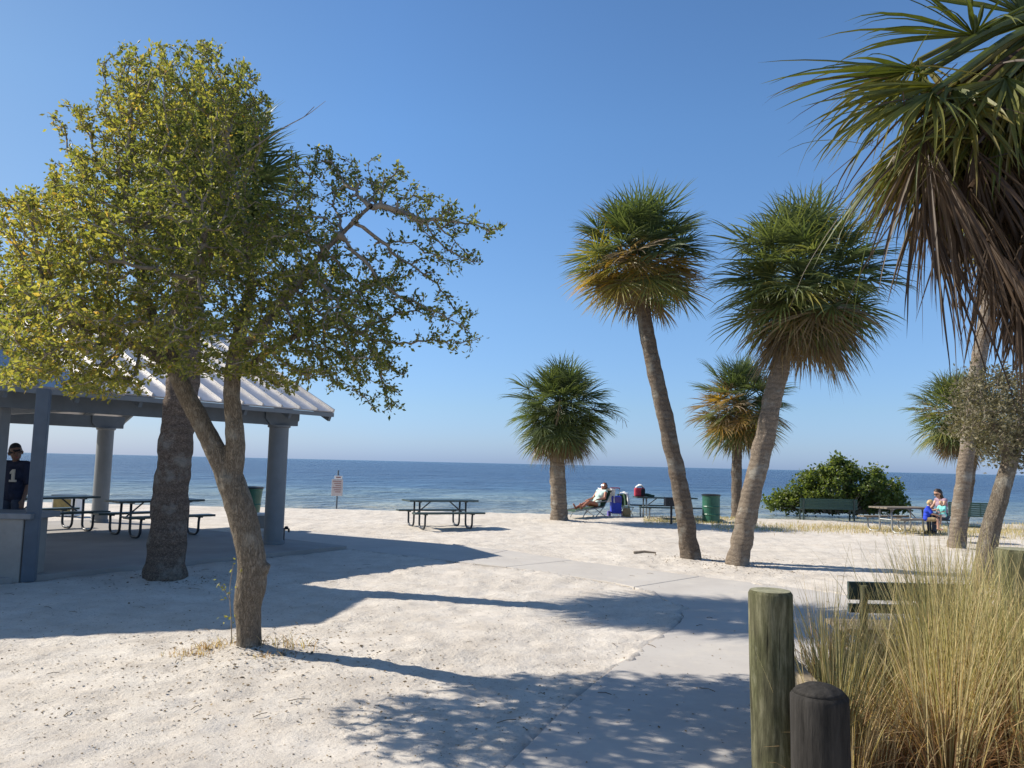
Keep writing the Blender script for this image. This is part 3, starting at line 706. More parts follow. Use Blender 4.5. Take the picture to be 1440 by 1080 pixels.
for k in range(20):
    hx = 1385+rng.uniform(0, 1)*150; hy = rng.uniform(250, 385); hd = rng.uniform(2.9, 3.5)
    nearfan(dead, hx, hy, hd, hx+rng.uniform(0, 50), hy+160, hd+rng.uniform(-.05, .05), 17, rng.uniform(40, 70), rng.uniform(.42, .60), rng.uniform(.7, 1.6), rng.uniform(.78, .99), rng.uniform(.009, .013), rng.uniform(-.6, .9))
for k in range(34):
    hx = 1270+rng.uniform(0, 1)**.75*220; hy = rng.uniform(70, 215); hd = rng.uniform(3.0, 3.5)
    nearfan(live, hx, hy, hd, hx+rng.uniform(-80, 20), hy+rng.uniform(60, 150), hd+rng.uniform(-.1, .1), 24, rng.uniform(90, 130), rng.uniform(.42, .6), rng.uniform(.9, 1.8), rng.uniform(.15, .60), .014, rng.uniform(-.6, .9))
for k in range(12):
    az = k*2.4; el = R(rng.uniform(-10, 75)); hub = cen+Vector((abs(math.cos(az))*.6+.1, math.sin(az)*.6, math.sin(el)*.8))
    live.tube([cen, cen.lerp(hub, .5)+Vector((0, 0, .06)), hub], .016, 5, False, .25); fan(live, hub, hub-cen, 28, R(190), .75, 1.1, rng.uniform(.15, .35), rng, .018, 6, True)
for k in range(46):     # loose torn blade strips hanging and curling from the fan bases
    hx = 1245+rng.random()*150; hy = rng.uniform(85, 230); B_ = dead if rng.random() < .7 else live; hd = rng.uniform(2.85, 3.2)
    fan(B_, D(hx, hy, hd), (rng.uniform(-.75, .45), rng.uniform(-.3, .3), rng.uniform(-1, .1)), 1, .1, rng.uniform(.3, .85), rng.uniform(.9, 2.6), rng.uniform(.72, .99) if B_ is dead else rng.uniform(.2, .5), rng, rng.uniform(.004, .010), 9, True, .2, rng.uniform(-1.2, 1.2))
for k in range(14):
    hx = 1400+rng.uniform(0, 1)*130; hy = rng.uniform(330, 420); hd = rng.uniform(2.9, 3.4)
    nearfan(dead, hx, hy, hd, hx+rng.uniform(0, 50), hy+160, hd, 15, rng.uniform(40, 75), rng.uniform(.36, .5), rng.uniform(.7, 1.6), rng.uniform(.78, .99), rng.uniform(.009, .013), rng.uniform(-.6, .9))
live.build('crown', M['near_palm'], np_t); dead.build('dead_fronds', M['near_palm'], np_t)

# ------------------------------------------------------------------ oaks (space colonisation)
def remesh_tubes(tubes, voxel):
    b = MB()
    for pts, rad in tubes: b.tube(pts, rad, 12, True)
    me = bpy.data.meshes.new('tmp'); me.from_pydata(b.v, [], b.f); o = bpy.data.objects.new('tmp', me); COL.objects.link(o)
    md = o.modifiers.new('r', 'REMESH'); md.mode = 'VOXEL'; md.voxel_size = voxel
    sm = o.modifiers.new('s', 'SMOOTH'); sm.iterations = 4; sm.factor = .5
    dg = bpy.context.evaluated_depsgraph_get(); dg.update()
    me2 = bpy.data.meshes.new_from_object(o.evaluated_get(dg)); bpy.data.objects.remove(o); bpy.data.meshes.remove(me)
    return me2
def link_mesh(name, me, mat, parent=None, smooth=True):
    me.materials.clear(); me.materials.append(mat); me.name = name
    if parent is not None:
        o_ = parent_origin(parent); me.transform(Matrix.Translation(-o_))
    me.polygons.foreach_set('use_smooth', np.full(len(me.polygons), smooth, dtype=bool))
    o = bpy.data.objects.new(name, me); COL.objects.link(o)
    if parent is not None: o.parent = parent
    return o
def colonise(nodes, parents, attr, step, infl, kill, iters, rs):
    nodes = [np.array(n) for n in nodes]; parents = list(parents)
    A = np.array(attr); alive = np.ones(len(A), bool)
    best = np.full(len(A), 1e9); bi = np.zeros(len(A), int)
    N = np.array(nodes)
    for i0 in range(len(N)):
        dd = np.linalg.norm(A-N[i0], axis=1); m_ = dd < best; best[m_] = dd[m_]; bi[m_] = i0
    for it in range(iters):
        act = alive & (best < infl)
        if not act.any(): break
        new = []
        for nid in np.unique(bi[act]):
            sel = act & (bi == nid); v_ = A[sel]-nodes[nid]; v_ /= np.linalg.norm(v_, axis=1)[:, None]+1e-9
            dv = v_.mean(0)+rs.normal(0, .18, 3); dv /= np.linalg.norm(dv)+1e-9
            new.append((nodes[nid]+dv*step, nid))
        for p_, pid in new:
            nodes.append(p_); parents.append(pid); k = len(nodes)-1
            dd = np.linalg.norm(A-p_, axis=1); m_ = dd < best; best[m_] = dd[m_]; bi[m_] = k
        alive &= best > kill
    return nodes, parents
def leaves(b, p, n, rng, ls, spreadr, tbase, tvar, aspect=.5, seg=None):
    for _ in range(n):
        q0 = (Vector(p) if seg is None else Vector(seg[0]).lerp(Vector(seg[1]), rng.random()*1.1))+Vector((rng.gauss(0, spreadr), rng.gauss(0, spreadr), rng.gauss(0, spreadr)))
        d = Vector((rng.gauss(0, 1), rng.gauss(0, 1), rng.gauss(.2, .8)))
        if seg is not None: d = d+(Vector(seg[1])-Vector(seg[0])).normalized()*1.1
        d.normalize(); s = d.orthogonal().normalized()
        s = (Matrix.Rotation(rng.uniform(0, 6.28), 3, d) @ s); l = ls*rng.choice((.55, .8, 1, 1.1, 1.35))*rng.uniform(.85, 1.15); w = l*aspect*.5; nn = d.cross(s)
        t = min(1, max(.001, tbase+rng.gauss(0, tvar)))
        k = b.add([q0, q0+d*l*.45+s*w+nn*w*.3, q0+d*l, q0+d*l*.45-s*w+nn*w*.3]); b.face((k, k+1, k+2, k+3), t)
def oak(name, label, base, tubes, seeds, blobs, nattr, leafmat, ls, nleaf, rs_seed, step=.09, infl=1.2, kill=.11, tb=.42, voxel=.014, spreadr=.045, tipr=.0035, group=None, tvar=.17, lr=.09, thin=None):
    rs = np.random.RandomState(rs_seed); rng = random.Random(rs_seed)
    t = thing(name, label, 'tree', (base.x, base.y, 0))
    me_ = remesh_tubes(tubes, voxel)
    for v_ in me_.vertices:
        c0 = v_.co; k = noise.noise(Vector((c0.x*9, c0.y*9, c0.z*4)))*.008+noise.noise(Vector((c0.x*30, c0.y*30, c0.z*9)))*.006
        v_.co = c0+v_.normal*k
    link_mesh('trunk', me_, M['oak_bark'], t)
    att = []
    tot = sum(bl[6] for bl in blobs)
    for (px, py, rx, ry, yc, ry_d, wt) in blobs:
        for _ in range(int(nattr*wt/tot)):
            while True:
                q0 = rs.uniform(-1, 1, 3)
                if (q0**2).sum() <= 1: break
            att.append(list(D(px+q0[0]*rx, py+q0[1]*ry, yc+q0[2]*ry_d)))
    nodes = []; par = []
    for ch in seeds:
        for i, p in enumerate(ch):
            nodes.append(list(p)); par.append(len(nodes)-2 if i else -1)
    n0 = len(nodes)
    nodes, par = colonise(nodes, par, att, step, infl, kill, 90, rs)
    N = len(nodes); cnt = np.zeros(N)
    kids = [0]*N
    for i in range(N):
        if par[i] >= 0: kids[par[i]] += 1
    for i in range(N-1, -1, -1):
        if kids[i] == 0: cnt[i] += 1
        if par[i] >= 0: cnt[par[i]] += cnt[i]
    rad = tipr*np.maximum(cnt, 1)**.45
    depth = np.zeros(N)
    b = MB(); L = MB()
    for i in range(n0, N):
        p_, q_ = Vector(nodes[par[i]]), Vector(nodes[i])
        b.tube([p_, q_], [min(rad[par[i]], .05), min(rad[i], .05)], 6 if rad[i] > .012 else 4, False)
        if rad[i] < tipr*3.0:
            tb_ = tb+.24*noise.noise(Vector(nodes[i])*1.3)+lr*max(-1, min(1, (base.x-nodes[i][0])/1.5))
            nl = nleaf*(thin(nodes[i]) if thin else 1); leaves(L, p_.lerp(q_, rng.random()), int(nl if kids[i] else nl*1.7), rng, ls, spreadr, tb_, tvar, .5, (p_, q_))
    b.build('branches', M['twig'], t, smooth=True); L.build('leaves', M[leafmat], t)
    return t
ob = G(350, 913); oy = ob.y
def oak_thin(p):
    px = 720+1100*p[0]/p[1]; py = 640-1100*(p[2]-1.8)/p[1]
    return .60 if (px > 430 and py < 340) or px > 570 else (.92 if px < 430 else .72)
def O(px, py, dy=0.0): return D(px, py, oy+dy-.14*max(0, D(px, py, oy).z))
pxm = oy/F
tr = [O(350, 925), O(350, 905), O(349, 850), O(355, 802), O(346, 745), O(333, 700), O(322, 668)]
lim_l = [O(326, 690), O(308, 645), O(284, 596), O(262, 555), O(244, 515), O(222, 470)]
lim_r = [O(324, 680), O(331, 640), O(329, 595), O(326, 550), O(329, 510), O(338, 465)]
tubes = [(curve_pts(tr, 20), [pxm*.5*x for x in np.interp(np.linspace(0, 1, 21), [0, .08, .25, .42, .6, .8, 1], [42, 35, 33, 41, 38, 38, 35])]),
         (curve_pts(lim_l, 16), [pxm*.5*x for x in np.linspace(30, 20, 17)]),
         (curve_pts(lim_r, 16), [pxm*.5*x for x in np.linspace(28, 19, 17)]),
         ([O(360, 812), O(371, 800), O(377, 792)], [pxm*11, pxm*9, pxm*5]),
         (curve_pts([O(244, 515), O(180, 480, -.3), O(110, 455, -.5)], 8), [pxm*.5*x for x in np.linspace(17, 7, 9)]),
         (curve_pts([O(222, 470), O(200, 400, .2), O(190, 320, .3)], 8), [pxm*.5*x for x in np.linspace(20, 8, 9)]),
         (curve_pts([O(230, 490), O(265, 410, -.4), O(290, 320, -.6)], 8), [pxm*.5*x for x in np.linspace(15, 6, 9)]),
         (curve_pts([O(338, 465), O(352, 400, .3), O(340, 310, .5)], 8), [pxm*.5*x for x in np.linspace(18, 8, 9)]),
         (curve_pts([O(330, 505), O(385, 440, -.2), O(450, 360, -.3), (O(520, 290, -.3))], 10), [pxm*.5*x for x in np.linspace(16, 5, 11)]),
         (curve_pts([O(329, 530), O(400, 480, .2), O(480, 450, .3)], 8), [pxm*.5*x for x in np.linspace(13, 5, 9)])]
seeds = [tb_[0] for tb_ in tubes[4:]]
blobs = [  # px, py, rx, ry, depth centre, depth radius, weight
    (215, 330, 190, 150, oy, 1.3, 30), (75, 440, 105, 95, oy-.1, 1.1, 12), (250, 470, 190, 70, oy, 1.2, 13), (95, 330, 75, 85, oy, .9, 5),
    (255, 185, 135, 85, oy+.2, .9, 11), (250, 100, 120, 48, oy+.1, .8, 5), (180, 150, 65, 42, oy, .6, 3), (335, 140, 50, 40, oy, .5, 1.6), (410, 380, 95, 100, oy, 1.1, 9.5), (475, 440, 95, 78, oy, 1.0, 8.5),
    (505, 500, 75, 50, oy+.1, .8, 5), (425, 320, 65, 55, oy, .8, 3.0), (530, 400, 60, 60, oy, .7, 2.6), (455, 240, 55, 42, oy, .5, 2.0), (525, 265, 65, 42, oy, .55, 2.4), (600, 300, 60, 38, oy, .5, 2.0),
    (665, 318, 56, 20, oy, .28, 1.2), (610, 440, 62, 28, oy, .35, 1.7), (640, 480, 40, 20, oy, .25, .9), (620, 365, 60, 30, oy, .4, 1.4), (540, 550, 50, 34, oy, .3, 1.2), (410, 525, 75, 32, oy, .7, 2.6),
    (40, 520, 60, 28, oy-.2, .8, 3.5), (110, 170, 50, 26, oy, .3, .9), (20, 310, 45, 50, oy, .5, 2.4), (120, 260, 70, 60, oy, .8, 3.5), (20, 400, 60, 60, oy, .8, 4), (140, 540, 70, 20, oy, .7, 2.5)]
blobs = [(p_, q_, rx_, ry_, y_-.14*3.4-(.75 if p_ < 210 and q_ > 290 else .35 if p_ < 300 and q_ > 400 else 0), d_, w_) for p_, q_, rx_, ry_, y_, d_, w_ in blobs]
oak_t = oak('young_oak', 'young oak with forked trunk and yellow green crown in the left foreground', ob, tubes, seeds, blobs, 7200, 'oak_leaf', .041, 14, 5, .075, 1.2, .088, .40, spreadr=.022, tipr=.0042, tvar=.20, lr=.13, thin=oak_thin)
b = MB(); b.tube(curve_pts([O(345, 215, .1), O(395, 182, .1), O(430, 163, .1), O(458, 142, .1)], 8), [.008-.0008*i for i in range(9)], 5); b.tube([O(428, 164, .1), O(442, 150, .12)], .003, 4)
b.build('bare_twig', M['twig'], oak_t)

gb = G(1382, 829); gy = gb.y; gm = gy/F
def O2(px, py, dy=0.0): return D(px, py, gy+dy)
tubes = [(curve_pts([O2(1381, 836), O2(1385, 795), O2(1393, 745), O2(1406, 700), O2(1417, 660), O2(1428, 625)], 18), [gm*.5*x for x in np.linspace(28, 20, 19)]),
         (curve_pts([O2(1420, 652), O2(1408, 615, -.2), O2(1385, 575, -.2)], 8), [gm*.5*x for x in np.linspace(18, 8, 9)]),
         (curve_pts([O2(1426, 632), O2(1450, 590, .2), O2(1470, 545, .2)], 8), [gm*.5*x for x in np.linspace(18, 8, 9)])]
blobs = [(1430, 590, 80, 48, gy, 1.1, 10), (1395, 560, 70, 45, gy, .9, 5), (1490, 575, 80, 60, gy, 1.1, 7), (1440, 545, 90, 30, gy, .9, 5), (1372, 600, 45, 30, gy, .6, 2), (1300, 575, 22, 8, gy, .2, .25), (1420, 635, 55, 22, gy, .6, 2)]
oak('grey_oak', 'small grey green oak with crooked trunk behind the dry grass', gb, tubes, [t_[0] for t_ in tubes[1:]], blobs, 2600, 'oak_leaf_grey', .058, 20, 17, .13, 1.8, .16, .4, .02, .07, .005)

# ------------------------------------------------------------------ bush by the water
bb = G(1178, 721); by_ = bb.y
t = thing('leafy_bush', 'wide rounded leafy bush at the water edge', 'bush', (bb.x, by_, 0)); rng = random.Random(4)
stems, L = MB(), MB()
bl = [(1178, 690, 70, 32, 1.2, 13), (1125, 702, 42, 20, .9, 6), (1228, 692, 42, 28, 1.0, 7), (1180, 665, 34, 18, .7, 3.5), (1245, 704, 34, 16, .7, 4), (1100, 709, 24, 11, .6, 2.5), (1226, 663, 10, 12, .25, .5), (1180, 647, 10, 8, .25, .4), (1262, 710, 16, 9, .5, 1.2), (1150, 676, 26, 16, .8, 2)]
for (px, py, rx, ry, dr, wt) in bl:
    for _ in range(int(wt*10)):
        while True:
            q0 = Vector((rng.uniform(-1, 1), rng.uniform(-1, 1), rng.uniform(-1, 1)))
            if q0.length <= 1: break
        if q0.length < .55: q0 = q0.normalized()*.75
        c0 = D(px+q0.x*rx, py+q0.y*ry, by_+q0.z*dr)
        if c0.z < .08: c0.z = rng.uniform(.08, .3)
        stems.tube([Vector((bb.x+(c0.x-bb.x)*.45, by_+(c0.y-by_)*.5, -.02)), Vector((bb.x+(c0.x-bb.x)*.75, by_+(c0.y-by_)*.8, c0.z*.6)), c0], [.02, .014, .006], 4, False)
        leaves(L, c0, 50, rng, .135, .115, .42+.3*noise.noise(c0*1.1), .16, .75)
stems.build('stems', M['twig'], t); L.build('leaves', M['bush'], t)

# ------------------------------------------------------------------ grasses
rng = random.Random(12)
def blade(b, p, h, d, bend, w, t, sect=4):
    d = Vector((d.x, d.y, 0)); s = Vector((-d.y, d.x, 0)).normalized() if d.length > 1e-4 else Vector((1, 0, 0))
    a_ = rng.uniform(0, 3.14); s = Vector((math.cos(a_), math.sin(a_), 0)); prev = None; st = h/sect; dirv = (Vector((0, 0, 1))+d*.25).normalized(); q0 = Vector(p)
    for k in range(sect+1):
        ww = w*(1-k/sect)**.7+.0006; row = b.add([q0-s*ww, q0+s*ww])
        if prev is not None: b.face((prev, prev+1, row+1, row), t)
        prev = row; q0 = q0+dirv*st; dirv = (dirv+d*bend/sect+Vector((0, 0, -bend*.5*k/sect/sect*2))).normalized()
b = MB()
tuss = []
for k in range(175):
    x = rng.uniform(1.72, 4.9); y = rng.uniform(4.5, 6.9)
    lim = .392*y+.02
    if x < lim: continue
    tuss.append((x, y))
for (x, y) in tuss:
    gp = 720+1100*x/y; hh = rng.uniform(.76, 1.06)*(.80 if gp < 1185 else .52 if gp < 1280 else 1.04); tt = rng.uniform(.2, .62)
    for _ in range(150):
        a_ = rng.uniform(0, 6.28); r = abs(rng.gauss(0, .10)); low = rng.random() < .60; d = Vector((math.cos(a_), math.sin(a_), 0))*rng.uniform(.15, 1.3 if not low else 2.2)+Vector((.18, 0, 0))
        blade(b, (x+math.cos(a_)*r, y+math.sin(a_)*r, 0), (hh*rng.uniform(.4, .95) if low else hh*rng.uniform(.85, 1.35)), d, rng.uniform(.9, 3.2) if low else rng.uniform(.1, .7), .0042 if low else .0030, min(1, max(.001, (tt+.50 if low else tt)+rng.gauss(0, .10))))
for _ in range(60):   # tall seed stalks
    x, y = rng.choice(tuss); blade(b, (x+rng.gauss(0, .1), y+rng.gauss(0, .1), 0), rng.uniform(1.0, 1.5), Vector((rng.uniform(-.3, .5), rng.uniform(-.3, .3), 0)), rng.uniform(.1, .6), .0022, rng.uniform(.3, .55), 6)
kind(b.build('tall_dry_grass', M['grass']), 'stuff', 'tall tan and green ornamental grass around the timber posts at lower right')
b = MB()
for _ in range(9000):
    px = rng.uniform(1000, 1460); f = (px-1000)/460; yy = rng.gauss(741+8*f, 2.6+2.5*f)
    if rng.random() > .35+.65*f: continue
    p = G(px, yy); p.z = gz(p.x, p.y)-.005
    a_ = rng.uniform(0, 6.28); blade(b, p, rng.uniform(.05, .17), Vector((math.cos(a_), math.sin(a_), 0))*.8, .8, .006, min(1, max(.001, rng.gauss(.42, .16))), 2)
for _ in range(2500):
    px = rng.uniform(905, 1060); yy = rng.gauss(733, 2.0); p = G(px, yy); p.z = gz(p.x, p.y)-.005
    a_ = rng.uniform(0, 6.28); blade(b, p, rng.uniform(.04, .12), Vector((math.cos(a_), math.sin(a_), 0))*.8, .8, .006, min(1, max(.001, rng.gauss(.35, .16))), 2)
kind(b.build('beach_grass', M['grass']), 'stuff', 'thin strip of short dry grass along the upper beach')
# weeds at the oak's foot
b = MB()
for (px, py, nb, hh) in ((300, 912, 110, .09), (268, 920, 90, .06), (408, 912, 50, .15), (380, 925, 30, .06)):
    p = G(px, py)
    for _ in range(nb):
        a_ = rng.uniform(0, 6.28); q0 = Vector((p.x+rng.gauss(0, .12), p.y+rng.gauss(0, .08), 0)); q0.z = gz(q0.x, q0.y)-.005
        blade(b, q0, hh*rng.uniform(.4, 1.5), Vector((math.cos(a_), math.sin(a_), 0)), 1.6, .003, min(1, max(.001, rng.gauss(.66, .2))), 3)
kind(b.build('dry_weeds', M['grass']), 'stuff', 'low dry weeds around the foot of the young oak')
# sprout beside the oak trunk
t = thing('oak_sprout', 'thin pale sprout growing beside the oak trunk', 'sprout', (O(325, 905).x, oy-.02, 0)); b = MB(); L = MB()
pts = [O(326, 905, -.1), O(325, 870, -.1), O(323, 830, -.1), O(328, 795, -.1)]
b.tube(curve_pts(pts, 8), [.006-.0005*i for i in range(9)], 5, False); b.tube([O(324, 845, -.1), O(312, 822, -.1)], .003, 4, False)
for p in pts[1:]+[O(312, 822, -.1)]: leaves(L, p, 9, rng, .035, .04, .6, .15)
b.build('stem', M['timber'], t); L.build('leaves', M['oak_leaf'], t)
# leaf litter and twigs on the sand
b = MB()
for _ in range(21000):
    y = 3.6+(rng.random()**1.6)*17; x = rng.uniform(-.72, .72)*y
    near = math.exp(-((x+2.6)**2+(y-6.2)**2)/7)
    if rng.random() > .22+.78*near: continue
    z = gz(x, y); z = (.010 if z == -.05 else z+.004)
    if z == .010 and rng.random() < .6: continue
    if inpoly(x, y, slab_poly): continue
    a_ = rng.uniform(0, 6.28); l = rng.uniform(.006, .026)*(1 if y > 5.5 else .7); d = Vector((math.cos(a_), math.sin(a_), rng.uniform(-.1, .4))); s = Vector((-d.y, d.x, rng.uniform(-.4, .4)))*.45
    q0 = Vector((x, y, z)); k = b.add([q0, q0+(d*.5+s)*l, q0+d*l, q0+(d*.5-s)*l]); b.face((k, k+1, k+2, k+3), rng.uniform(.01, 1))
for tp_, w_ in TRUNKS:
    for _ in range(420):
        a_ = rng.uniform(0, 6.28); r_ = abs(rng.gauss(0, .75))+w_*.5; x, y = tp_.x+math.cos(a_)*r_+.25, tp_.y+math.sin(a_)*r_*.8
        z = gz(x, y)+.004
        if inpoly(x, y, slab_poly): continue
        l = rng.uniform(.012, .045); a_ = rng.uniform(0, 6.28); d = Vector((math.cos(a_), math.sin(a_), rng.uniform(-.1, .4))); s = Vector((-d.y, d.x, rng.uniform(-.3, .3)))*.4
        q0 = Vector((x, y, z)); k = b.add([q0, q0+(d*.5+s)*l, q0+d*l, q0+(d*.5-s)*l]); b.face((k, k+1, k+2, k+3), rng.uniform(.01, .7))
for _ in range(80):
    y = 5.6+(rng.random()**1.2)*13; x = rng.uniform(-.7, .7)*y
    if inpoly(x, y, slab_poly): continue
    a_ = rng.uniform(0, 6.28); l = rng.uniform(.04, .17); d = Vector((math.cos(a_), math.sin(a_), 0))*l; z = max(gz(x, y), -.0)+.008
    b.tube([(x, y, z), (x+d.x*.5+rng.uniform(-.01, .01), y+d.y*.5, z+.008), (x+d.x, y+d.y, z)], .003, 4, True, rng.uniform(.05, .6))
kind(b.build('leaf_litter', M['litter']), 'stuff', 'scattered dead leaves and twigs on the sand')
p = G(906, 779); b = MB(); b.tube([(p.x-.22, p.y, .02), (p.x, p.y+.03, .045), (p.x+.24, p.y-.02, .03)], [.03, .026, .018], 7, True, .05)
tag(b.build('driftwood_stick', M['twig']), 'short dark stick lying on the sand left of the leaning palms', 'stick')

# ------------------------------------------------------------------ people
def blobmesh(prims, voxel, smooth=5):
    b = MB()
    for p0, ra, p1, rb in prims:
        p0, p1 = Vector(p0), Vector(p1); d = p1-p0; L = d.length
        if L < 1e-5: p1 = p0+Vector((0, 0, 1e-4)); d = p1-p0; L = d.length
        d.normalize(); x = d.orthogonal().normalized(); y = d.cross(x); n = 14; rings = []
        for k in range(1, 5): a_ = R(-90+k*90/4.5); rings.append((p0+d*ra*math.sin(a_), ra*math.cos(a_)))
        for k in range(0, 5): a_ = R(k*90/4.5); rings.append((p1+d*rb*math.sin(a_), rb*math.cos(a_)))
        ids = [b.add([c+x*(r*math.cos(2*math.pi*j/n))+y*(r*math.sin(2*math.pi*j/n)) for j in range(n)]) for c, r in rings]
        for i in range(len(ids)-1):
            for j in range(n): b.face((ids[i]+j, ids[i]+(j+1) % n, ids[i+1]+(j+1) % n, ids[i+1]+j))
        b.face([ids[0]+j for j in reversed(range(n))]); b.face([ids[-1]+j for j in range(n)])
    me = bpy.data.meshes.new('tmp'); me.from_pydata(b.v, [], b.f); o = bpy.data.objects.new('tmp', me); COL.objects.link(o)
    md = o.modifiers.new('r', 'REMESH'); md.mode = 'VOXEL'; md.voxel_size = voxel
    sm = o.modifiers.new('s', 'SMOOTH'); sm.iterations = smooth; sm.factor = .5
    dg = bpy.context.evaluated_depsgraph_get(); dg.update()
    me2 = bpy.data.meshes.new_from_object(o.evaluated_get(dg)); bpy.data.objects.remove(o); bpy.data.meshes.remove(me)
    return me2
def person(label, loc, rz, J, sc, skin, clothes, hair, extra=None, hands=True):
    """J: joints in metres for an adult; facing -y before rz; sc scales the whole body."""
    t = thing('person', label, 'person', loc, rz)
    V3 = lambda k: Vector(J[k])*sc
    P = []
    pel, ch, nk, hd = V3('pelvis'), V3('chest'), V3('neck'), V3('head')
    sx = (V3('sh_r')-V3('sh_l')).normalized(); face = Vector(J.get('face', (0, -1, 0))).normalized(); up = (hd-nk).normalized()
    ear = face.cross(up).normalized()
    wst = pel.lerp(ch, .45)
    hx = (V3('hip_r')-V3('hip_l')).normalized()
    P += [(pel-hx*.085*sc, .10*sc, pel+hx*.085*sc, .10*sc), (wst-hx*.055*sc, .095*sc, wst+hx*.055*sc, .095*sc), (ch-sx*.085*sc, .108*sc, ch+sx*.085*sc, .108*sc),
          (pel, .12*sc, wst, .105*sc), (wst, .105*sc, ch, .12*sc), (V3('sh_l'), .06*sc, V3('sh_r'), .06*sc), (ch, .11*sc, nk, .055*sc), (nk, .054*sc, hd, .052*sc)]
    P += [(hd+up*.015*sc+face*.02*sc, .072*sc, hd+up*.10*sc, .094*sc), (hd+up*.10*sc-face*.02*sc, .094*sc, hd+up*.115*sc+face*.01*sc, .09*sc), (hd-up*.025*sc+face*.055*sc, .032*sc, hd-up*.02*sc+face*.05*sc, .032*sc),
          (hd+up*.065*sc+face*.095*sc, .010*sc, hd+up*.03*sc+face*.112*sc, .015*sc)]
    for s in (-1, 1): P.append((hd+up*.04*sc+ear*s*.094*sc, .012*sc, hd+up*.075*sc+ear*s*.098*sc, .017*sc))
    for s in ('_l', '_r'):
        sh_, el_, wr_ = V3('sh'+s), V3('el'+s), V3('wr'+s)
        P += [(sh_, .056*sc, el_, .042*sc), (el_, .043*sc, wr_, .028*sc)]
        if hands:
            d = (wr_-el_).normalized(); hdir = Vector(J.get('hand'+s, d)).normalized(); acr = hdir.cross(up if abs(hdir.dot(up)) < .9 else face).normalized()
            pn = hdir.cross(acr)
            kn = wr_+hdir*.085*sc
            P += [(wr_, .026*sc, kn-acr*.026*sc, .017*sc), (wr_, .026*sc, kn+acr*.026*sc, .017*sc), (kn-acr*.028*sc, .016*sc, kn+acr*.028*sc, .016*sc)]
            for i, fl in enumerate((.062, .075, .080, .070)):
                b0 = kn+acr*((i-1.5)*.0205*sc); m0 = b0+hdir*fl*.55*sc+pn*.006*sc+acr*((i-1.5)*.003*sc); m1 = m0+(hdir*.8+pn*.5).normalized()*fl*.48*sc
                P += [(b0, .0095*sc, m0, .0085*sc), (m0, .0085*sc, m1, .007*sc)]
            sg_ = 1 if s == '_l' else -1
            b0 = wr_+hdir*.025*sc+acr*sg_*.026*sc; m0 = b0+(hdir*.7+acr*sg_*.75).normalized()*.045*sc; P += [(b0, .014*sc, m0, .0105*sc), (m0, .0105*sc, m0+(hdir+pn*.3).normalized()*.032*sc, .0085*sc)]
        hp, kn, an, to = V3('hip'+s), V3('kn'+s), V3('an'+s), V3('toe'+s)
        P += [(hp, .088*sc, kn, .058*sc), (kn, .056*sc, kn.lerp(an, .3), .055*sc), (kn.lerp(an, .3), .055*sc, an, .036*sc), (an-(to-an).normalized()*.03*sc, .036*sc, an, .04*sc), (an, .038*sc, to, .026*sc)]
    link_mesh('body', blobmesh(P, .0065 if sc > .8 else .006), M[skin], None).parent = t
    for nm, mat, parts, gr_ in clothes:
        Q = []
        for pr in parts:
            if pr == 'torso':
                Q += [(pel-hx*.085*sc, (.105+gr_)*sc, pel+hx*.085*sc, (.105+gr_)*sc), (wst-hx*.055*sc, (.102+gr_)*sc, wst+hx*.055*sc, (.102+gr_)*sc), (ch-sx*.085*sc, (.113+gr_)*sc, ch+sx*.085*sc, (.113+gr_)*sc), (wst, (.11+gr_)*sc, ch, (.122+gr_)*sc), (pel, (.11+gr_)*sc, wst, (.11+gr_)*sc), (V3('sh_l'), (.064+gr_)*sc, V3('sh_r'), (.064+gr_)*sc), (ch, (.113+gr_)*sc, ch.lerp(nk, .75), (.066+gr_)*sc)]
            elif pr == 'hips':
                Q += [(pel-hx*.085*sc, (.108+gr_)*sc, pel+hx*.085*sc, (.108+gr_)*sc)]
            elif pr == 'sleeves':
                for s in ('_l', '_r'): Q.append((V3('sh'+s), (.062+gr_)*sc, V3('sh'+s).lerp(V3('el'+s), .85), (.052+gr_)*sc))
            elif pr in ('shorts', 'trousers'):
                for s in ('_l', '_r'):
                    if pr == 'shorts': Q.append((V3('hip'+s), (.095+gr_)*sc, V3('hip'+s).lerp(V3('kn'+s), .75), (.074+gr_)*sc))
                    else: Q += [(V3('hip'+s), (.095+gr_)*sc, V3('kn'+s), (.066+gr_)*sc), (V3('kn'+s), (.066+gr_)*sc, V3('an'+s).lerp(V3('kn'+s), .1), (.05+gr_)*sc)]
            elif pr == 'shoes':
                for s in ('_l', '_r'): Q = [(V3('an'+s)-(V3('toe'+s)-V3('an'+s)).normalized()*.03*sc, .046*sc, V3('toe'+s), .036*sc)]; link_mesh('shoe', blobmesh(Q, .009, 6), M[mat], None).parent = t
                Q = []
        if Q: link_mesh(nm, blobmesh(Q, .009, 6), M[mat], None).parent = t
    # hair, eyes, mouth
    if hair:
        nm, mat, long_ = hair
        Q = [(hd+up*.115*sc-face*.03*sc, .097*sc, hd+up*.135*sc+face*.0*sc, .09*sc), (hd+up*.07*sc-face*.05*sc, .085*sc, hd+up*.10*sc-face*.04*sc, .092*sc)]
        if long_:
            for s in (-1, 1): Q.append((hd+up*.08*sc+ear*s*.07*sc-face*.03*sc, .05*sc, hd-up*.10*sc+ear*s*.065*sc-face*.04*sc, .04*sc))
        link_mesh(nm, blobmesh(Q, .009, 4), M[mat], None).parent = t
    for s in (-1, 1):
        b = MB(); b.tube([hd+up*.07*sc+ear*s*.033*sc+face*.085*sc, hd+up*.07*sc+ear*s*.033*sc+face*.096*sc], [.008*sc, .005*sc], 8); b.build('eye', M['glass'], None).parent = t
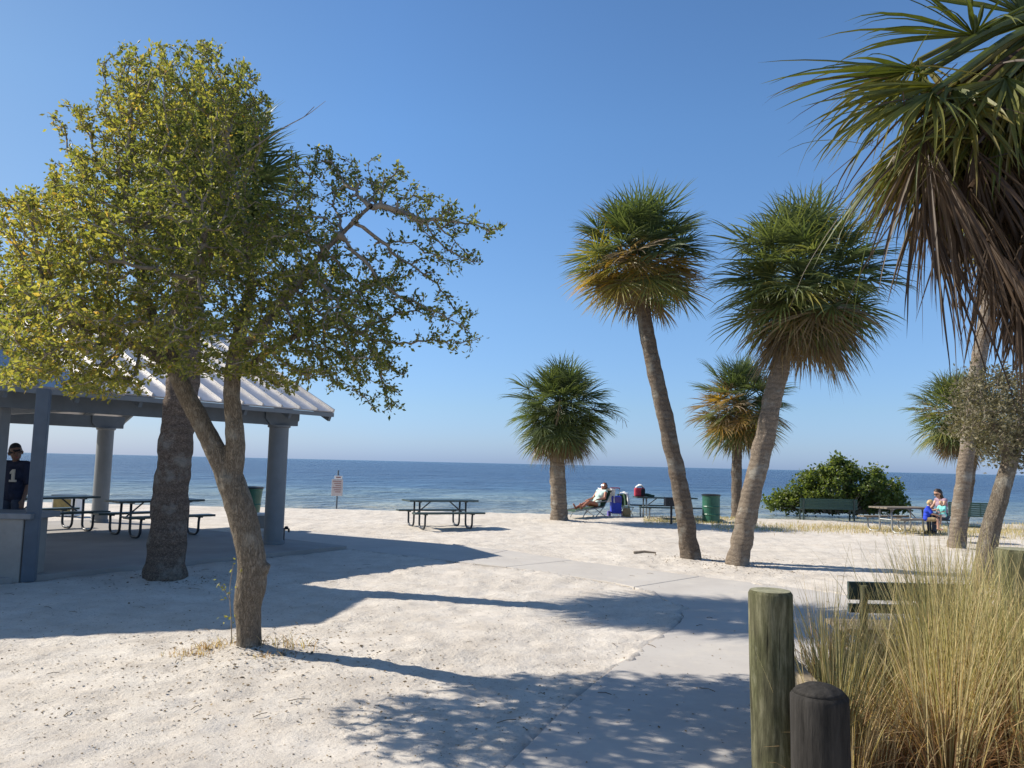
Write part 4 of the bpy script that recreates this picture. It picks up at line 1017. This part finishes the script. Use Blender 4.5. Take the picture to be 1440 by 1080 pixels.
    b = MB(); b.tube([hd+ear*-.025*sc+face*.083*sc, hd+face*.092*sc-up*.004*sc, hd+ear*.025*sc+face*.083*sc], [.004*sc, .0065*sc, .004*sc], 6); o = b.build('mouth', M['redmetal'], None); o.parent = t
    if extra: extra(t, hd, up, face, ear, ch, sx, sc)
    return t
STAND = dict(pelvis=(0, 0, .95), chest=(0, .005, 1.28), neck=(0, .01, 1.46), head=(0, -.01, 1.56), sh_l=(.185, .01, 1.42), sh_r=(-.185, .01, 1.42), el_l=(.245, .02, 1.13), el_r=(-.245, .02, 1.13), wr_l=(.235, -.06, .89), wr_r=(-.235, -.06, .89),
             hip_l=(.09, 0, .90), hip_r=(-.09, 0, .90), kn_l=(.10, -.02, .50), kn_r=(-.10, -.02, .50), an_l=(.105, .01, .08), an_r=(-.105, .01, .08), toe_l=(.12, -.15, .035), toe_r=(-.12, -.15, .035))
def cap_extra(t, hd, up, face, ear, ch, sx, sc):
    me_ = blobmesh([(hd+up*.115*sc-face*.005*sc, .104*sc, hd+up*.145*sc, .088*sc), (hd+up*.115*sc+face*.085*sc-ear*.04*sc, .014*sc, hd+up*.115*sc+face*.085*sc+ear*.04*sc, .014*sc), (hd+up*.112*sc+face*.10*sc-ear*.045*sc, .012*sc, hd+up*.10*sc+face*.16*sc-ear*.025*sc, .010*sc), (hd+up*.112*sc+face*.10*sc+ear*.045*sc, .012*sc, hd+up*.10*sc+face*.16*sc+ear*.025*sc, .010*sc), (hd+up*.112*sc+face*.10*sc, .014*sc, hd+up*.102*sc+face*.17*sc, .010*sc)], .006, 3)
    link_mesh('cap', me_, M['capblack'], None).parent = t
    b = MB(); o_ = ch+Vector((.085, -.158*sc, -.02*sc)); w = .026; hgt = .20
    prof = [(-.055, -hgt/2), (.055, -hgt/2), (.055, -hgt/2+.032), (.022, -hgt/2+.032), (.022, hgt/2), (-.012, hgt/2), (-.050, hgt/2-.045), (-.050, hgt/2-.075), (-.020, hgt/2-.055), (-.020, -hgt/2+.032), (-.055, -hgt/2+.032)]
    k = len(prof); A = b.add([o_+Vector((x*sc, 0, z*sc)) for x, z in prof]); B2 = b.add([o_+Vector((x*sc, .03, z*sc)) for x, z in prof])
    b.face([A+i for i in range(k)]); b.face([B2+i for i in reversed(range(k))])
    for i in range(k): b.face((A+i, B2+i, B2+(i+1) % k, A+(i+1) % k))
    b.build('jersey_number', M['number'], None).parent = t
J = dict(STAND); J['face'] = (.75, -.66, -.05)
p = D(18, 700, 13.6)
person('person in dark cap and navy number 1 jersey behind the counter', (p.x, 13.6, .07), R(-6), J, 1.06, 'skin_dark', [('jersey', 'navy', ('torso', 'sleeves'), .022), ('trousers', 'jeans', ('hips', 'trousers'), .006), ('shoes', 'capblack', ('shoes',), 0)], ('hair', 'hair_brown', False), cap_extra)
# woman on the bench with a toddler, and a blond child
SIT = dict(pelvis=(0, 0, .55), chest=(0, -.06, .88), neck=(0, -.10, 1.05), head=(0, -.14, 1.14), sh_l=(.17, -.08, 1.01), sh_r=(-.17, -.08, 1.01), el_l=(.22, -.22, .78), el_r=(-.22, -.22, .78), wr_l=(.10, -.42, .72), wr_r=(-.10, -.42, .72),
           hip_l=(.09, -.02, .53), hip_r=(-.09, -.02, .53), kn_l=(.12, -.42, .54), kn_r=(-.12, -.42, .54), an_l=(.12, -.46, .10), an_r=(-.12, -.40, .10), toe_l=(.13, -.62, .04), toe_r=(-.13, -.56, .04))
def shades(t, hd, up, face, ear, ch, sx, sc):
    b = MB()
    for s in (-1, 1): b.tube([hd+up*.07*sc+ear*s*.036*sc+face*.088*sc, hd+up*.07*sc+ear*s*.036*sc+face*.104*sc], .028*sc, 12)
    for s in (-1, 1): b.tube([hd+up*.075*sc+ear*s*.06*sc+face*.098*sc, hd+up*.07*sc+ear*s*.102*sc+face*.0*sc], .006*sc, 6)
    b.tube([hd+up*.075*sc-ear*.02*sc+face*.10*sc, hd+up*.075*sc+ear*.02*sc+face*.10*sc], .006*sc, 6); b.build('sunglasses', M['glass'], None).parent = t
SITW = dict(SIT); SITW['face'] = (-.2, -1, -.35)
wp = ground_loc(1328, 752)
person('woman in sunglasses and mauve top seated holding a toddler', wp, R(-78), SITW, 1.0, 'skin', [('top', 'mauve', ('torso',), .006), ('trousers', 'jeans', ('hips', 'trousers'), .006), ('shoes', 'capblack', ('shoes',), 0)], ('hair', 'hair_brown', True), shades)
KID = dict(SIT); KID.update(an_l=(.10, -.46, .16), an_r=(-.10, -.44, .16), toe_l=(.11, -.60, .12), toe_r=(-.11, -.58, .12)); KID['face'] = (.3, -1, -.1)
kp = ground_loc(1303, 752.5); kp.z = .09
person('blond child in royal blue shirt on the bench beside the woman', kp, R(60), KID, .70, 'skin', [('shirt', 'royal', ('torso', 'sleeves'), .015), ('shorts', 'tan', ('hips', 'shorts'), .01)], ('hair', 'hair_blond', False))
TOD = dict(SIT); TOD['face'] = (0, -1, .2)
tp = wp + Vector((-.16, -.26, .30))
person('toddler in turquoise shirt on the lap of the woman', tp, R(-60), TOD, .52, 'skin', [('shirt', 'teal', ('torso', 'sleeves'), .02), ('shorts', 'white', ('hips', 'shorts'), .01)], ('hair', 'hair_blond', False))
# bench for the woman to sit on: the right seat of her table is too far, she sits on a folding stool
b = MB(); st = thing('camp_stool', 'low dark camp stool under the seated woman', 'stool', wp)
b.box((0, 0, .43), (.40, .36, .04)); b.build('seat', M['darkgreen'], st, bevel=.01, local=True)
for s in (-1, 1):
    b = MB(); b.tube([(s*.17, -.16, 0), (s*.17, .16, .41)], .013, 8); b.tube([(s*.17, .16, 0), (s*.17, -.16, .41)], .013, 8); b.build('leg', M['pipe'], st, local=True)

# sunbather on a lounge chair
lp_ = ground_loc(826, 728.5); LR = R(-46)
lc = thing('lounge_chair', 'low folding beach lounge chair under the sunbather', 'lounge chair', lp_, LR)
b = MB(); b.beam((0, .55, .36), (0, -.35, .30), .52, .02); b.beam((0, .55, .36), (0, 1.0, .92), .52, .02); b.beam((0, -.35, .30), (0, -.95, .26), .5, .02)
b.build('sling', M['olivecloth'], lc, local=True)
for s in (-1, 1):
    b = MB(); x = s*.28
    b.tube([(x, 1.0, .94), (x, .55, .38), (x, -.35, .32), (x, -.95, .28)], .016, 8); b.tube([(x, .75, 0), (x, .05, .34)], .015, 8); b.tube([(x, .05, 0), (x, .60, .42)], .015, 8); b.tube([(x, -.35, .32), (x, -.6, 0)], .015, 8); b.tube([(x, .72, .58), (x, .15, .55)], .018, 8)
    b.build('side_frame', M['galv'], lc, local=True)
LIE = dict(pelvis=(0, .42, .48), chest=(0, .68, .77), neck=(0, .80, .93), head=(0, .85, 1.01), sh_l=(.18, .76, .90), sh_r=(-.18, .76, .90), el_l=(.28, .58, .68), el_r=(-.27, .62, .66), wr_l=(.18, .38, .64), wr_r=(-.29, .36, .60),
           hip_l=(.09, .38, .46), hip_r=(-.09, .38, .46), kn_l=(.11, -.06, .56), kn_r=(-.12, -.04, .48), an_l=(.10, -.44, .36), an_r=(-.14, -.46, .35), toe_l=(.11, -.52, .50), toe_r=(-.16, -.55, .48))
LIE['face'] = (0, -.85, .45)
person('sunbather in pale mint swimsuit reclining on the lounge chair', lp_, LR, LIE, 1.0, 'skin_tan', [('swimsuit', 'mint', ('torso', 'hips'), .004)], ('hair', 'hair_brown', False), shades)
def towel(name, label, pts_top, width_dir, w, drop, mat, cat='towel'):
    b = MB(); n, mseg = 14, 12; W_ = Vector(width_dir).normalized(); row = []
    for i in range(n+1):
        s = i/n
        for j in range(mseg+1):
            q0 = j/mseg-.5; c = curve_at(pts_top, s)+W_*(q0*w); c += Vector((.025*math.sin(9*s+7*q0), .025*math.sin(11*q0+5*s), .02*math.sin(8*q0+6*s))); row.append(c)
    k = b.add(row)
    for i in range(n):
        for j in range(mseg): a_ = k+i*(mseg+1)+j; b.face((a_, a_+1, a_+mseg+2, a_+mseg+1))
    o = b.build(name, mat, None, smooth=True); md = o.modifiers.new('t', 'SOLIDIFY'); md.thickness = .018; return tag(o, label, cat)
def curve_at(P, s):
    t_ = s*(len(P)-1); i = min(int(t_), len(P)-2); return Vector(P[i]).lerp(Vector(P[i+1]), t_-i)
RM = Matrix.Rotation(LR, 3, 'Z')
def lw(x, y, z): return lp_+RM @ Vector((x, y, z))
towel('white_towel', 'white towel draped over the top of the lounge chair back', [lw(0, .93, .98), lw(0, 1.0, 1.03), lw(0, 1.08, .98), lw(0, 1.10, .70), lw(0, 1.10, .52)], RM @ Vector((1, 0, 0)), .66, 0, M['cloth_white'])
# blue beach cart
cp = ground_loc(866, 727.5); ct = thing('beach_cart', 'blue fabric beach cart with red handle and purple wheels', 'cart', cp, R(6))
b = MB(); b.box((0, 0, .44), (.36, .28, .62)); ob_ = b.build('bag', M['bluecloth'], ct, bevel=.04, local=True)
b = MB(); b.box((0, -.155, .62), (.30, .03, .20)); b.build('pocket', M['purple'], ct, bevel=.012, local=True)
b = MB(); 
for s in (-1, 1): b.tube([(s*.17, .17, .10), (s*.17, .17, .90), (s*.17, .20, .98)], .012, 8)
b.build('frame', M['galv'], ct, local=True)
b = MB(); b.tube([(-.17, .20, .98), (-.14, .21, 1.02), (.16, .21, 1.02), (.19, .20, .98)], .02, 8); b.build('handle', M['redmetal'], ct, local=True)
for s in (-1, 1):
    w_ = MB(); w_.tube([(s*.21, -.02, .115), (s*.30, -.02, .115)], .115, 20); w_.build('wheel', M['purple'], ct, local=True)
towel('white_cloth', 'white cloth hanging right of the blue beach cart', [cp+Vector((.20, .22, .84)), cp+Vector((.30, .16, .88)), cp+Vector((.40, .12, .82)), cp+Vector((.46, .10, .55)), cp+Vector((.47, .10, .42))], (.3, .9, 0), .34, 0, M['cloth_white'])
# folding chair carrying the cloth and the tan bag under it
fc = thing('folding_chair', 'folding beach chair under white cloth right of the blue cart', 'chair', cp+Vector((.38, .24, 0)), R(20))
b = MB(); b.box((0, 0, .36), (.42, .40, .025)); b.build('seat', M['olivecloth'], fc, local=True)
b = MB(); b.beam((0, .20, .38), (0, .28, .80), .42, .02, up=(1, 0, 0)); b.box((0, .24, .60), (.40, .02, .40)); b.build('backrest', M['olivecloth'], fc, local=True)
for s in (-1, 1):
    b = MB(); b.tube([(s*.21, -.2, 0), (s*.21, .2, .40), (s*.21, .28, .80)], .013, 8); b.tube([(s*.21, .2, 0), (s*.21, -.2, .36)], .013, 8); b.build('frame', M['galv'], fc, local=True)
tb_ = thing('tote_bag', 'tan canvas bag on the sand right of the blue cart', 'bag', cp+Vector((.36, -.12, 0)))
b = MB(); b.lathe((0, 0, 0), [(.10, 0), (.145, .04), (.15, .2), (.12, .34)], 18); o = b.build('bag_body', M['tan'], tb_, smooth=True, local=True)
b = MB(); b.tube([(-.08, 0, .33), (-.06, 0, .44), (.06, 0, .44), (.08, 0, .33)], .01, 6); b.build('bag_handle', M['tan'], tb_, local=True)
# things on the beach table
tl = T2.location
xx = D(899, 693, tl.y).x
cl = thing('cooler_bag', 'red cooler bag on the left end of the beach table', 'bag', (xx, tl.y-.05, .768))
b = MB(); b.box((0, 0, .15), (.36, .26, .30)); b.build('bag_body', M['red'], cl, bevel=.05, local=True)
b = MB(); b.box((.10, -.135, .15), (.14, .03, .24)); b.build('side_pocket', M['capblack'], cl, bevel=.01, local=True)
b = MB(); b.tube([(-.12, 0, .29), (-.08, 0, .36), (.08, 0, .36), (.12, 0, .29)], .012, 6); b.build('handle', M['capblack'], cl, local=True)
towel('folded_cloth', 'white cloth bundle lying on top of the red cooler bag', [Vector((xx-.12, tl.y-.05, 1.075)), Vector((xx-.04, tl.y-.05, 1.16)), Vector((xx+.06, tl.y-.05, 1.15)), Vector((xx+.13, tl.y-.05, 1.075))], (0, 1, 0), .22, 0, M['cloth_white'], 'cloth')
xx2 = D(912, 699, tl.y).x
bl_ = blobmesh([((xx2-.12, tl.y, .83), .06, (xx2+.05, tl.y+.04, .82), .05), ((xx2, tl.y-.05, .81), .05, (xx2+.18, tl.y, .80), .035)], .012, 3)
tag(link_mesh('cloth_bundle', bl_, M['olivecloth']), 'dark green cloth bundle beside the red cooler bag', 'cloth')
